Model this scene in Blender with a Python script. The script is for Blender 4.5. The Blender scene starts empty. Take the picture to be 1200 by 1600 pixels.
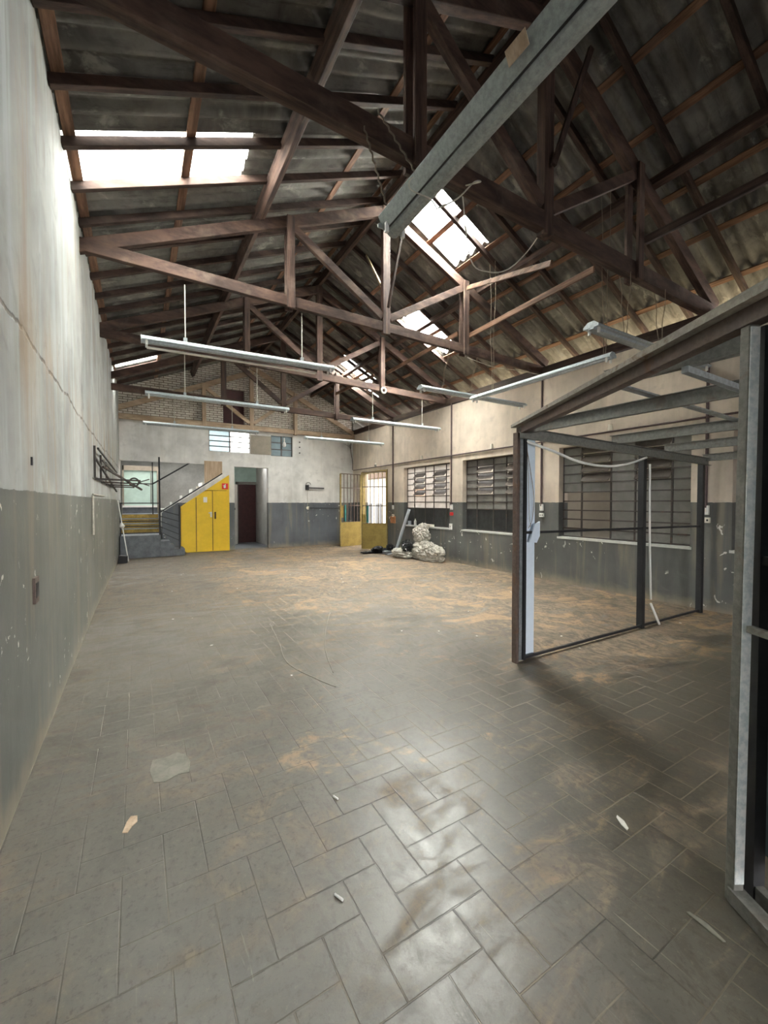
import bpy, bmesh, math, random
from mathutils import Vector, Matrix, noise
random.seed(7)
C = bpy.context.scene.collection
SC = bpy.context.scene
PI = math.pi

# ------------------------------------------------------------------ camera, world, exposure
cam = bpy.data.cameras.new('camera'); camo = bpy.data.objects.new('camera', cam); C.objects.link(camo)
cam.sensor_fit = 'VERTICAL'; cam.sensor_height = 36.0; cam.lens = 645.0/1600*36; cam.clip_start = 0.02; cam.clip_end = 200
r_ = Vector((0.85931, -0.51145, 0)); u_ = Vector((0.01189, 0.01998, 0.99973)); f_ = Vector((0.51131, 0.85908, -0.02325))
camo.matrix_world = Matrix(((r_.x, u_.x, -f_.x, 0), (r_.y, u_.y, -f_.y, 0), (r_.z, u_.z, -f_.z, 1.4), (0, 0, 0, 1)))
SC.camera = camo
SC.view_settings.view_transform = 'Standard'; SC.view_settings.look = 'None'
SC.view_settings.gamma = 1; SC.view_settings.use_curve_mapping = False
SC.view_settings.exposure = 1.56
w = bpy.data.worlds.new('sky'); SC.world = w; w.use_nodes = True
bg = w.node_tree.nodes['Background']; bg.inputs[0].default_value = (1.0, 0.975, 0.94, 1); bg.inputs[1].default_value = 4.0

def portal(name, loc, rot, sx, sy):
    l = bpy.data.lights.new(name, 'AREA'); l.shape = 'RECTANGLE'; l.size = sx; l.size_y = sy
    l.cycles.is_portal = True
    o = bpy.data.objects.new(name, l); o.location = loc; o.rotation_euler = rot; C.objects.link(o)
def area(name, loc, rot, sx, sy, power, col=(1, 1, 1), spread=PI):
    l = bpy.data.lights.new(name, 'AREA'); l.shape = 'RECTANGLE'; l.size = sx; l.size_y = sy; l.energy = power; l.color = col; l.spread = spread
    o = bpy.data.objects.new(name, l); o.location = loc; o.rotation_euler = rot; C.objects.link(o)
FRONT = -3.2
# daylight arriving at the openings: the wide gate behind the viewer and the roof lights
area('gate_daylight', (1.2, FRONT-0.15, 1.25), (PI/2-.75, 0, 0), 2.3, 1.4, 34, (0.90, 0.96, 1.0))

# ------------------------------------------------------------------ node helpers
class NT:
    def __init__(s, name):
        s.m = bpy.data.materials.new(name); s.m.use_nodes = True; s.t = s.m.node_tree
        s.b = s.t.nodes['Principled BSDF']; s.out = s.t.nodes['Material Output']
    def n(s, k, **kw):
        x = s.t.nodes.new(k)
        for a, v in kw.items(): setattr(x, a, v)
        return x
    def L(s, a, b): s.t.links.new(a, b)
    def setin(s, sock, v):
        if isinstance(v, bpy.types.NodeSocket): s.L(v, sock)
        else:
            try: sock.default_value = v
            except Exception: sock.default_value = (*v, 1)
    def ma(s, op, a, b=None, c=None, clamp=False):
        x = s.n('ShaderNodeMath', operation=op, use_clamp=clamp); s.setin(x.inputs[0], a)
        if b is not None: s.setin(x.inputs[1], b)
        if c is not None: s.setin(x.inputs[2], c)
        return x.outputs[0]
    def mix(s, f, a, b, blend='MIX'):
        x = s.n('ShaderNodeMix', data_type='RGBA', blend_type=blend)
        s.setin(x.inputs[0], f); s.setin(x.inputs[6], a if not isinstance(a, tuple) else (*a[:3], 1)); s.setin(x.inputs[7], b if not isinstance(b, tuple) else (*b[:3], 1))
        return x.outputs[2]
    def pos(s):
        return s.n('ShaderNodeNewGeometry').outputs['Position']
    def xyz(s, v=None):
        x = s.n('ShaderNodeSeparateXYZ'); s.L(v or s.pos(), x.inputs[0]); return x.outputs
    def comb(s, x, y, z):
        q = s.n('ShaderNodeCombineXYZ')
        for i, v in enumerate((x, y, z)): s.setin(q.inputs[i], v)
        return q.outputs[0]
    def scale(s, v, sc):
        x = s.n('ShaderNodeVectorMath', operation='MULTIPLY'); s.L(v, x.inputs[0]); x.inputs[1].default_value = sc; return x.outputs[0]
    def noise(s, v, sc=5, det=4, rough=.55, dist=0):
        x = s.n('ShaderNodeTexNoise'); s.L(v, x.inputs['Vector']); x.inputs['Scale'].default_value = sc
        x.inputs['Detail'].default_value = det; x.inputs['Roughness'].default_value = rough; x.inputs['Distortion'].default_value = dist
        return x.outputs[0]
    def ramp(s, f, a, b, lo=0., hi=1.):
        x = s.n('ShaderNodeMapRange', interpolation_type='SMOOTHSTEP'); s.setin(x.inputs[0], f)
        s.setin(x.inputs[1], a); s.setin(x.inputs[2], b); s.setin(x.inputs[3], lo); s.setin(x.inputs[4], hi); return x.outputs[0]
    def bump(s, h, st=.3, d=.01):
        x = s.n('ShaderNodeBump'); x.inputs['Strength'].default_value = st; x.inputs['Distance'].default_value = d
        s.L(h, x.inputs['Height']); s.L(x.outputs[0], s.b.inputs['Normal'])
    def fin(s, col, rough=.7, metal=0, spec=.5):
        s.setin(s.b.inputs['Base Color'], col if not isinstance(col, tuple) else (*col[:3], 1)); s.setin(s.b.inputs['Roughness'], rough)
        s.setin(s.b.inputs['Metallic'], metal); s.b.inputs['Specular IOR Level'].default_value = spec
        return s.m

def m_plain(name, col, rough=.6, metal=0, var=.25, sc=9, bump=.0, spec=.4):
    t = NT(name); o = t.n('ShaderNodeTexCoord').outputs['Object']
    n = t.noise(o, sc, 4); n2 = t.noise(o, sc*6, 2)
    k = t.ma('ADD', t.ma('MULTIPLY', n, .7), t.ma('MULTIPLY', n2, .3))
    k = t.ramp(k, .3, .7)
    c = t.mix(k, tuple(x*(1-var) for x in col), tuple(min(1, x*(1+var)) for x in col))
    if bump: t.bump(n2, bump, .004)
    return t.fin(c, rough, metal, spec)

def m_wood(name, axis, dark, light, dust=(0.30, .23, .185), dustamt=.3):
    t = NT(name); p = t.pos()
    sc = [14., 14., 14.]; sc['XYZ'.index(axis)] = 1.1
    if axis == 'X': sc[2] = 4.
    v = t.scale(p, tuple(sc))
    g = t.noise(v, 1.6, 6, .62, .15); f = t.noise(t.scale(p, tuple(q*3 for q in sc)), 2, 3, .6)
    c = t.mix(t.ramp(g, .32, .68), dark, light)
    c = t.mix(t.ma('MULTIPLY', t.ramp(f, .45, .75), .35), c, tuple(x*.45 for x in dark))
    dn = t.noise(p, 3.1, 5, .6)
    c = t.mix(t.ma('MULTIPLY', t.ramp(dn, .5, .8), dustamt), c, dust)
    t.bump(t.ma('ADD', g, t.ma('MULTIPLY', f, .5)), .35, .006)
    return t.fin(c, .75, 0, .25)

def m_wall(name, h, low, up, stain=(0.30, .24, .17), stainamt=.4, crack=False, cast=None):
    t = NT(name); p = t.pos(); x, y, z = t.xyz(p)
    wob = t.ma('MULTIPLY', t.ma('SUBTRACT', t.noise(t.scale(p, (1, 1, 1)), 12, 2), .5), .02)
    up_m = t.ma('GREATER_THAN', t.ma('ADD', z, wob), h)
    n1 = t.noise(p, 1.1, 6, .6); st = t.noise(t.scale(p, (3.2, 3.2, .28)), 1.6, 6, .6, .4); fi = t.noise(p, 26, 4, .65)
    mid = t.noise(p, 4.5, 5, .6, .5)
    cu = t.mix(t.ramp(n1, .3, .72), tuple(c*.72 for c in up), tuple(min(.92, c*1.14) for c in up))
    cu = t.mix(t.ma('MULTIPLY', t.ramp(st, .52, .74), stainamt), cu, stain)
    cu = t.mix(t.ma('MULTIPLY', t.ramp(st, .5, .3), .5), cu, cast or tuple(min(.9, c*1.12) for c in up))
    cu = t.mix(t.ma('MULTIPLY', t.ramp(mid, .54, .70), .40), cu, tuple(c*.6 for c in up))
    cu = t.mix(t.ma('MULTIPLY', t.ma('MULTIPLY', t.ramp(t.noise(t.scale(p, (1.4, 1.4, .8)), 1.9, 6, .68, .8), .54, .68), t.ramp(st, .36, .54)), stainamt*.7), cu, tuple(c*k for c, k in zip(up, (.62, .54, .44))))
    cl = t.mix(t.ramp(n1, .3, .7), tuple(c*.82 for c in low), tuple(c*1.15 for c in low))
    cl = t.mix(t.ma('MULTIPLY', t.ramp(st, .50, .70), .5), cl, (0.24, .20, .145))
    cl = t.mix(t.ma('MULTIPLY', t.ramp(st, .46, .30), .4), cl, tuple(c*.62 for c in low))
    cl = t.mix(t.ma('MULTIPLY', t.ramp(mid, .62, .72), .25), cl, tuple(c*1.5 for c in low))
    # small chips where the grey paint has flaked off
    ch = t.noise(t.scale(p, (1, 1, .8)), 8.5, 5, .62, .7); chr_ = t.noise(p, .9, 2)
    chip = t.ma('MULTIPLY', t.ramp(ch, .645, .66), t.ramp(chr_, .47, .54))
    cl = t.mix(chip, cl, (0.62, .60, .55))
    # rising dust at the foot of the wall
    foot = t.ma('MULTIPLY', t.ramp(t.ma('ADD', z, t.ma('MULTIPLY', mid, .25)), .30, .08), .6)
    cl = t.mix(foot, cl, (0.34, .28, .20))
    c = t.mix(up_m, cl, cu)
    hgt = t.ma('ADD', t.ma('MULTIPLY', mid, .6), t.ma('MULTIPLY', fi, .25))
    if crack:
        cn = t.noise(t.comb(t.ma('MULTIPLY', y, 1.), 0, 0), 1.3, 6, .65)
        d = t.ma('ABSOLUTE', t.ma('SUBTRACT', z, t.ma('ADD', 2.16, t.ma('MULTIPLY', cn, .22))))
        ck = t.ma('MULTIPLY', t.ramp(d, .018, .005), t.ramp(t.noise(p, 7, 3), .40, .50, .25, 1))
        c = t.mix(t.ma('MULTIPLY', ck, .8), c, (0.10, .080, .062))
        halo = t.ma('MULTIPLY', t.ma('MULTIPLY', t.ramp(d, .55, .0), t.ramp(st, .45, .60)), t.ramp(n1, .36, .54))
        c = t.mix(t.ma('MULTIPLY', halo, .45), c, (0.36, .26, .17))
        hgt = t.ma('SUBTRACT', hgt, t.ma('MULTIPLY', ck, 1.))
    t.bump(hgt, .35, .012)
    return t.fin(c, t.ma('ADD', .55, t.ma('MULTIPLY', up_m, .3)), 0, .35)

def m_floor():
    t = NT('dusty_herringbone_tiles'); p = t.pos(); x, y, z = t.xyz(p)
    ux, uy = .1405, .1455
    a = t.ma('DIVIDE', t.ma('SUBTRACT', x, 1.055), ux); b = t.ma('DIVIDE', t.ma('SUBTRACT', y, 1.365), uy)
    i = t.ma('FLOOR', a); j = t.ma('FLOOR', b); fx = t.ma('SUBTRACT', a, i); fy = t.ma('SUBTRACT', b, j)
    m = t.ma('FLOORED_MODULO', t.ma('ADD', t.ma('SUBTRACT', i, j), .001), 4); m = t.ma('FLOOR', m)
    def eq(k): return t.ma('COMPARE', m, float(k), .1)
    e0, e1, e2, e3 = eq(0), eq(1), eq(2), eq(3)
    gx = t.ma('SUBTRACT', 1, fx); gy = t.ma('SUBTRACT', 1, fy)
    def edge(d, ex): return t.ma('ADD', d, t.ma('MULTIPLY', ex, 5))
    dl = edge(fx, e1); dr = edge(gx, e0); db = edge(fy, e2); dt = edge(gy, e3)
    dist = t.ma('MINIMUM', t.ma('MINIMUM', dl, dr), t.ma('MINIMUM', db, dt))
    wn = t.noise(p, 22, 3)
    g = t.ramp(t.ma('ADD', dist, t.ma('MULTIPLY', t.ma('SUBTRACT', wn, .5), .03)), .024, .008)
    ti = t.ma('SUBTRACT', i, e1); tj = t.ma('SUBTRACT', j, e2)
    wh = t.n('ShaderNodeTexWhiteNoise', noise_dimensions='2D'); t.L(t.comb(ti, tj, 0), wh.inputs['Vector'])
    rnd = wh.outputs['Value']
    big = t.noise(p, .6, 5, .6, .3); med = t.noise(p, 2.6, 6, .68, .6); fine = t.noise(p, 38, 5, .75)
    smr = t.noise(t.scale(p, (1.2, 2.6, 1)), 1.15, 7, .66, 2.0)       # dirt smeared by sweeping
    smr2 = t.noise(t.scale(p, (3.2, 1.6, 1)), 1.9, 7, .70, 3.0)
    base = t.mix(rnd, (0.094, .092, .082), (0.138, .134, .120))
    base = t.mix(t.ma('MULTIPLY', t.ramp(med, .35, .65), .7), base, (0.155, .148, .130))
    base = t.mix(t.ma('MULTIPLY', t.ramp(smr2, .50, .62), .65), base, (0.052, .048, .040))
    base = t.mix(t.ma('MULTIPLY', t.ramp(smr, .56, .66), .45), base, (0.21, .19, .155))
    # even grey cement film at the front left
    lx = t.ma('ADD', t.ma('ADD', x, t.ma('MULTIPLY', y, -.12)), t.ma('MULTIPLY', big, 1.6))
    cem = t.ramp(lx, 1.7, .5)
    base = t.mix(t.ma('MULTIPLY', cem, .72), base, t.mix(t.ramp(med, .3, .7), (0.145, .148, .138), (0.178, .178, .165)))
    # darker area at the right
    rx = t.ramp(t.ma('ADD', x, t.ma('MULTIPLY', big, 1.6)), 1.5, 2.7)
    near = t.ramp(y, 3.3, 1.6)
    base = t.mix(t.ma('MULTIPLY', t.ma('MULTIPLY', rx, near), .55), base, t.mix(t.ramp(smr2, .4, .6), (0.050, .047, .038), (0.105, .095, .072)))
    # earth-coloured dust, denser towards the far end and under the booth
    far = t.ma('MAXIMUM', t.ramp(t.ma('ADD', y, t.ma('MULTIPLY', x, .30)), 2.2, 7.5, -.16, .13), t.ma('MULTIPLY', t.ramp(x, 2.7, 3.5), t.ramp(y, 1.4, 2.2, -.1, .16)))
    dm = t.ramp(t.ma('ADD', t.ma('ADD', t.ma('MULTIPLY', big, .35), t.ma('MULTIPLY', smr, .65)), far), .46, .66)
    dcol = t.mix(t.ramp(smr2, .38, .62), (0.135, .108, .082), (0.42, .335, .25))
    base = t.mix(t.ma('MULTIPLY', t.ma('MULTIPLY', dm, .80), t.ma('SUBTRACT', 1, t.ma('MULTIPLY', cem, .55))), base, dcol)
    fdk = t.ma('MULTIPLY', t.ramp(t.noise(t.scale(p, (1, 1.5, 1)), 1.0, 7, .72, 1.6), .50, .62), t.ramp(y, 1.8, 3.2))
    base = t.mix(t.ma('MULTIPLY', fdk, .6), base, (0.085, .080, .070))
    dm2 = t.ma('MULTIPLY', t.ramp(t.ma('ADD', t.noise(p, 1.5, 6, .72, 1.0), t.ma('MULTIPLY', far, .5)), .57, .68), t.ramp(smr, .38, .55))
    nc = t.ma('SUBTRACT', 1, t.ma('MULTIPLY', cem, .85))
    base = t.mix(t.ma('MULTIPLY', t.ma('MULTIPLY', dm2, .75), nc), base, (0.52, .37, .22))
    dm3 = t.ma('MULTIPLY', t.ramp(t.noise(p, 2.3, 5, .7, .8), .58, .70), t.ramp(fine, .35, .6))
    base = t.mix(t.ma('MULTIPLY', t.ma('MULTIPLY', dm3, .4), nc), base, (0.17, .142, .112))
    base = t.mix(t.ma('MULTIPLY', t.ramp(fine, .52, .66), .5), base, (0.05, .046, .038))
    base = t.mix(t.ma('MULTIPLY', t.ramp(fine, .44, .30), .35), base, (0.30, .27, .22))
    # pale scrape marks
    sc1 = t.ramp(t.noise(t.scale(p, (16, 1.2, 1)), 2.0, 3, .5, 1.2), .705, .73)
    reg = t.ramp(t.noise(p, .9, 2), .48, .58)
    base = t.mix(t.ma('MULTIPLY', t.ma('MULTIPLY', sc1, reg), .6), base, (0.45, .43, .38))
    gl = t.ramp(t.ma('ADD', t.noise(p, 1.1, 3, .5), t.ma('MULTIPLY', rx, .16)), .46, .6)
    gcol = t.mix(gl, (0.038, .034, .028), (0.24, .205, .155))
    vis = t.ma('MULTIPLY', t.ma('SUBTRACT', 1, t.ma('MULTIPLY', cem, .65)), t.ramp(dm, 0, 1, 1, .35))
    vis = t.ma('MULTIPLY', vis, t.ramp(t.noise(p, 2.6, 4, .6), .32, .5, .35, 1))
    c = t.mix(t.ma('MULTIPLY', t.ma('MULTIPLY', g, vis), .85), base, gcol)
    c = t.mix(1.0, c, (0.72, .665, .60), 'MULTIPLY')
    rough = t.ma('ADD', t.ma('ADD', .20, t.ma('MULTIPLY', dm, .35)), t.ma('ADD', t.ma('MULTIPLY', smr2, .35), t.ma('MULTIPLY', cem, .08)))
    h = t.ma('SUBTRACT', t.ma('ADD', t.ma('MULTIPLY', med, .3), t.ma('MULTIPLY', fine, .16)), t.ma('MULTIPLY', g, .5))
    t.bump(h, .5, .006)
    return t.fin(c, rough, 0, .5)

def m_sheet():
    t = NT('old_fibre_cement'); p = t.pos()
    n = t.noise(p, 1.6, 6, .65, .4); f = t.noise(t.scale(p, (.5, 5, 1)), 5, 5, .7); s = t.noise(t.scale(p, (.8, 1.6, 1)), 3.4, 5, .65, .5)
    c = t.mix(t.ramp(n, .3, .7), (0.070, .064, .056), (0.20, .188, .168))
    c = t.mix(t.ma('MULTIPLY', t.ramp(f, .5, .72), .6), c, (0.05, .046, .04))
    c = t.mix(t.ma('MULTIPLY', t.ramp(s, .56, .7), .5), c, (0.40, .38, .33))
    t.bump(f, .2, .006)
    return t.fin(c, .8, 0, .3)

def m_translucent(name, col, tr, dirt=.25):
    t = NT(name); p = t.pos(); n = t.noise(p, 4, 5, .6)
    c = t.mix(t.ma('MULTIPLY', t.ramp(n, .45, .75), dirt), col, tuple(x*.5 for x in col))
    a = t.n('ShaderNodeBsdfTranslucent'); t.L(c, a.inputs[0]); b = t.n('ShaderNodeBsdfTransparent'); t.L(c, b.inputs[0])
    mx = t.n('ShaderNodeMixShader'); mx.inputs[0].default_value = tr; t.L(a.outputs[0], mx.inputs[1]); t.L(b.outputs[0], mx.inputs[2])
    t.L(mx.outputs[0], t.out.inputs[0]); return t.m

def m_pane(name, col, tr=.35, transl=.4):
    t = NT(name); p = t.pos(); n = t.noise(p, 6, 4, .6)
    c = t.mix(t.ramp(n, .35, .7), tuple(x*.8 for x in col), col)
    t.fin(c, .25, 0, .5)
    a = t.n('ShaderNodeBsdfTranslucent'); t.L(c, a.inputs[0]); b = t.n('ShaderNodeBsdfTransparent'); b.inputs[0].default_value = (.85, .87, .88, 1)
    m1 = t.n('ShaderNodeMixShader'); m1.inputs[0].default_value = transl; t.L(t.b.outputs[0], m1.inputs[1]); t.L(a.outputs[0], m1.inputs[2])
    m2 = t.n('ShaderNodeMixShader'); m2.inputs[0].default_value = tr; t.L(m1.outputs[0], m2.inputs[1]); t.L(b.outputs[0], m2.inputs[2])
    t.L(m2.outputs[0], t.out.inputs[0]); return t.m

def m_brick():
    t = NT('whitewashed_brick'); x, y, z = t.xyz(); v = t.comb(x, z, 0)
    b = t.n('ShaderNodeTexBrick'); t.L(v, b.inputs['Vector']); b.inputs['Scale'].default_value = 1
    b.inputs['Brick Width'].default_value = .21; b.inputs['Row Height'].default_value = .062; b.inputs['Mortar Size'].default_value = .009
    b.inputs['Color1'].default_value = (0.74, .70, .63, 1); b.inputs['Color2'].default_value = (.60, .55, .48, 1); b.inputs['Mortar'].default_value = (.20, .16, .13, 1)
    n = t.noise(t.pos(), 6, 5, .7)
    c = t.mix(t.ma('MULTIPLY', t.ramp(n, .5, .7), .6), b.outputs['Color'], (0.20, .15, .12))
    t.bump(t.ma('SUBTRACT', 1, b.outputs['Fac']), .8, .02)
    return t.fin(c, .9, 0, .2)

def m_metal_rust(name, col, rust=.5, rough=.45, metal=.6):
    t = NT(name); o = t.pos(); n = t.noise(o, 7, 6, .7, .5); f = t.noise(o, 40, 3, .7)
    c = t.mix(t.ramp(f, .3, .7), tuple(x*.8 for x in col), tuple(min(1, x*1.15) for x in col))
    k = t.ma('MULTIPLY', t.ramp(n, .54, .66), rust)
    c = t.mix(k, c, (0.16, .085, .05))
    t.bump(f, .15, .003)
    return t.fin(c, t.ma('ADD', rough, t.ma('MULTIPLY', k, .4)), t.ma('MULTIPLY', t.ma('SUBTRACT', 1, k), metal), .5)

DK, LT = (0.034, .020, .016), (0.105, .062, .047)
M = {}
for ax in 'XYZ':
    M['wood'+ax] = m_wood('truss_timber_'+ax, ax, DK, LT)
    M['rafter'+ax] = m_wood('rafter_timber_'+ax, ax, (0.026, .016, .013), (0.080, .048, .038), dustamt=.15)
    M['batten'+ax] = m_wood('batten_timber_'+ax, ax, (0.085, .042, .025), (0.23, .125, .075), dustamt=.2)
    M['pale'+ax] = m_wood('pale_timber_'+ax, ax, (0.30, .21, .14), (0.50, .38, .27), dustamt=.3)
M['sheet'] = m_sheet()
M['floor'] = m_floor()
M['wall_l'] = m_wall('left_wall_plaster', 1.46, (0.125, .127, .117), (0.37, .375, .36), stainamt=.75, crack=True, cast=(.50, .55, .58))
M['wall_r'] = m_wall('right_wall_plaster', 1.40, (0.105, .107, .103), (0.64, .55, .455), stainamt=.25)
M['wall_b'] = m_wall('back_wall_plaster', 1.39, (0.100, .108, .122), (0.72, .71, .69), stainamt=.2)
M['wall_f'] = m_wall('front_wall_plaster', 1.40, (0.15, .16, .16), (0.5, .5, .48))
M['skyl'] = m_translucent('fibreglass_roof_sheet', (0.88, .90, .88), .55)
M['brick'] = m_brick()
M['stair'] = m_plain('grey_step_paint', (0.13, .14, .155), .6, bump=.2)
M['stain_yel'] = m_plain('worn_yellow_step_paint', (0.30, .20, .045), .7, var=.4, sc=6)
M['yellow'] = m_plain('yellow_enamel', (0.72, .47, .025), .42, var=.08, sc=3)
M['gateyel'] = m_plain('dull_yellow_gate_paint', (0.30, .215, .06), .5, var=.2, sc=5)
M['dust_yel'] = m_plain('mustard_bar_paint', (0.27, .20, .07), .5)
M['black'] = m_plain('black_iron_paint', (0.018, .018, .02), .5)
M['dkmetal'] = m_metal_rust('dark_window_steel', (0.07, .06, .055), .5, .5, .3)
M['steel'] = m_metal_rust('galvanised_steel', (0.46, .50, .52), .25, .38, .75)
M['steel_lit'] = m_metal_rust('galvanised_face_painted_lit', (0.86, .94, .97), .06, .4, .1)  # colour brightened to paint the daylight on the near post
M['darkbar'] = m_metal_rust('dark_rusty_bar', (0.04, .034, .03), .5, .6, .2)
M['dustysteel'] = m_metal_rust('dusty_old_tube', (0.33, .30, .26), .75, .7, .1)
M['greysteel'] = m_metal_rust('grey_primer_steel', (0.20, .195, .175), .35, .6, .15)
M['rusty'] = m_metal_rust('rusty_red_steel', (0.12, .085, .07), .6, .6, .2)
M['fixt'] = m_metal_rust('light_fitting_enamel', (0.46, .51, .54), .10, .45, .1)
M['fixtgrey'] = m_metal_rust('bare_light_fitting_metal', (0.33, .36, .35), .08, .5, .25)
M['white'] = m_plain('off_white_plastic', (0.74, .73, .70), .45, var=.06)
M['cream'] = m_plain('cream_ceramic', (0.75, .70, .60), .35, var=.08)
M['panel'] = m_plain('pale_blue_board', (0.64, .72, .82), .5, var=.06, sc=3)
M['pale_teal'] = m_plain('teal_sheet', (0.17, .23, .26), .6, var=.15, sc=3)
M['teal'] = m_plain('teal_paint', (0.05, .30, .30), .5)
M['rope'] = m_plain('twisted_rope', (0.20, .16, .12), .9)
M['cable'] = m_plain('pale_cable', (0.45, .42, .36), .7)
M['conduit'] = m_plain('dark_conduit', (0.085, .055, .055), .55)
M['grpane'] = m_pane('frosted_grey_glass', (0.30, .29, .27), .08, .35)
M['bluepane'] = m_pane('frosted_blue_glass', (0.42, .50, .52), .10, .8)
M['dimpane'] = m_pane('dim_frosted_glass', (0.16, .19, .195), .04, .8)
M['dkpane'] = m_plain('black_painted_glass', (0.022, .023, .024), .35, var=.4)
M['brownpane'] = m_plain('tilted_brown_glass', (0.09, .075, .065), .3, var=.3)
M['pvc'] = m_plain('grey_pvc_pipe', (0.42, .46, .50), .4, var=.05)
M['orange'] = m_plain('faded_orange_board', (0.40, .17, .07), .7)
M['red'] = m_plain('red_sign_paint', (0.70, .03, .03), .4, var=.05)
M['ply'] = m_wood('plywood_board', 'Z', (0.42, .30, .20), (0.56, .43, .31), dustamt=.2)
M['greyboard'] = m_plain('grey_brown_board', (0.24, .21, .17), .8, var=.15, sc=5)
M['maroon'] = m_plain('maroon_door_paint', (0.055, .014, .014), .5)
M['mint'] = m_plain('pale_mint_plaster', (0.42, .55, .50), .8, var=.12, sc=2)
M['plaster'] = m_plain('pale_plaster', (0.50, .50, .48), .9, var=.15, sc=3)
M['cement'] = m_plain('outdoor_concrete', (0.30, .28, .24), .9, var=.2, sc=2)
M['frontground'] = m_plain('low_bounce_ground', (0.07, .07, .068), .9, var=.2, sc=3)
M['neigh'] = m_plain('neighbour_wall_render', (0.40, .375, .33), .9, var=.12, sc=1.5)
M['salmon'] = m_plain('salmon_render', (0.70, .45, .32), .9, var=.1)
M['clay'] = m_plain('clay_roof_tile', (0.06, .035, .02), .8, var=.3)
M['paper'] = m_plain('scrap_paper', (0.72, .70, .66), .8, var=.1)
M['patch'] = m_plain('cement_patch', (0.20, .19, .16), .9, var=.25)
def m_bag(name, col, tr, rough=.3):
    t = NT(name); p = t.pos(); n = t.noise(p, 9, 4, .6)
    hs = []
    for sc, wt in ((9, .6), (23, .3)):
        v = t.n('ShaderNodeTexVoronoi', feature='F1'); v.inputs['Scale'].default_value = sc
        q = t.n('ShaderNodeVectorMath', operation='ADD'); t.L(p, q.inputs[0]); nn = t.n('ShaderNodeTexNoise'); t.L(p, nn.inputs['Vector']); nn.inputs['Scale'].default_value = 6
        z_ = t.n('ShaderNodeVectorMath', operation='SCALE'); t.L(nn.outputs['Color'], z_.inputs[0]); z_.inputs[3].default_value = .18; t.L(z_.outputs[0], q.inputs[1])
        t.L(q.outputs[0], v.inputs['Vector']); hs.append(t.ma('MULTIPLY', v.outputs['Distance'], wt))
    t.bump(t.ma('ADD', *hs), .5, .05)
    c = t.mix(t.ramp(n, .35, .7), tuple(x*.65 for x in col), col); t.fin(c, rough, 0, .7)
    b = t.n('ShaderNodeBsdfTransparent'); m2 = t.n('ShaderNodeMixShader'); m2.inputs[0].default_value = tr
    t.L(t.b.outputs[0], m2.inputs[1]); t.L(b.outputs[0], m2.inputs[2]); t.L(m2.outputs[0], t.out.inputs[0]); return t.m
M['bag'] = m_bag('cloudy_plastic_bag', (0.72, .68, .60), .22, .25)
M['blackbag'] = m_bag('black_plastic_bag', (0.015, .015, .016), 0, .2)

# ------------------------------------------------------------------ mesh helpers
class MB:
    def __init__(s): s.v = []; s.f = []
    def add(s, vs, fs):
        k = len(s.v); s.v += [Vector(v) for v in vs]; s.f += [tuple(i+k for i in f) for f in fs]; return s
    def box(s, x0, x1, y0, y1, z0, z1):
        return s.add([(x0, y0, z0), (x1, y0, z0), (x1, y1, z0), (x0, y1, z0), (x0, y0, z1), (x1, y0, z1), (x1, y1, z1), (x0, y1, z1)],
                     [(0, 3, 2, 1), (4, 5, 6, 7), (0, 1, 5, 4), (1, 2, 6, 5), (2, 3, 7, 6), (3, 0, 4, 7)])
    def beam(s, p0, p1, wd, ht, up=(0, 0, 1)):
        """rectangular bar from p0 to p1; ht measured along 'up', wd across"""
        p0, p1 = Vector(p0), Vector(p1); d = (p1-p0).normalized(); up = Vector(up)
        if abs(d.dot(up)) > .98: up = Vector((0, 1, 0)) if abs(d.y) < .9 else Vector((1, 0, 0))
        sd = d.cross(up).normalized(); uu = sd.cross(d).normalized()
        vs = []
        for p in (p0, p1):
            for a, b in ((-1, -1), (1, -1), (1, 1), (-1, 1)): vs.append(p + sd*a*wd/2 + uu*b*ht/2)
        return s.add(vs, [(0, 1, 2, 3), (7, 6, 5, 4), (0, 4, 5, 1), (1, 5, 6, 2), (2, 6, 7, 3), (3, 7, 4, 0)])
    def tube(s, pts, r, n=8, closed=False):
        pts = [Vector(p) for p in pts]; k = len(pts); rings = []
        prev = None
        for i, p in enumerate(pts):
            a = pts[i-1] if (i > 0 or closed) else p; b = pts[(i+1) % k] if (i < k-1 or closed) else p
            d = (b-a).normalized()
            if prev is None: prev = d.orthogonal().normalized()
            prev = (prev - d*prev.dot(d)).normalized(); q = d.cross(prev)
            rr = r[i] if isinstance(r, (list, tuple)) else r
            rings.append([p + (prev*math.cos(2*PI*j/n) + q*math.sin(2*PI*j/n))*rr for j in range(n)])
        vs = [v for rg in rings for v in rg]; fs = []
        for i in range(k if closed else k-1):
            i2 = (i+1) % k
            for j in range(n): fs.append((i*n+j, i*n+(j+1) % n, i2*n+(j+1) % n, i2*n+j))
        if not closed: fs += [tuple(reversed(range(n))), tuple((k-1)*n+j for j in range(n))]
        return s.add(vs, fs)
    def prism(s, poly, axis, d0, d1):
        """polygon in the plane normal to axis: X->(y,z) Y->(x,z) Z->(x,y)"""
        def P(a, b, d): return {'X': (d, a, b), 'Y': (a, d, b), 'Z': (a, b, d)}[axis]
        n = len(poly); vs = [P(a, b, d0) for a, b in poly]+[P(a, b, d1) for a, b in poly]
        return s.add(vs, [tuple(range(n)), tuple(reversed(range(n, 2*n)))]+[(i, i+n, (i+1) % n+n, (i+1) % n) for i in range(n)])
    def disc(s, c, r, h, axis='Z', n=16):
        c = Vector(c); d = {'X': Vector((1, 0, 0)), 'Y': Vector((0, 1, 0)), 'Z': Vector((0, 0, 1))}[axis]
        return s.tube([c, c+d*h], r, n)
    def xf(s, mat):
        s.v = [mat @ v for v in s.v]; return s

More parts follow.
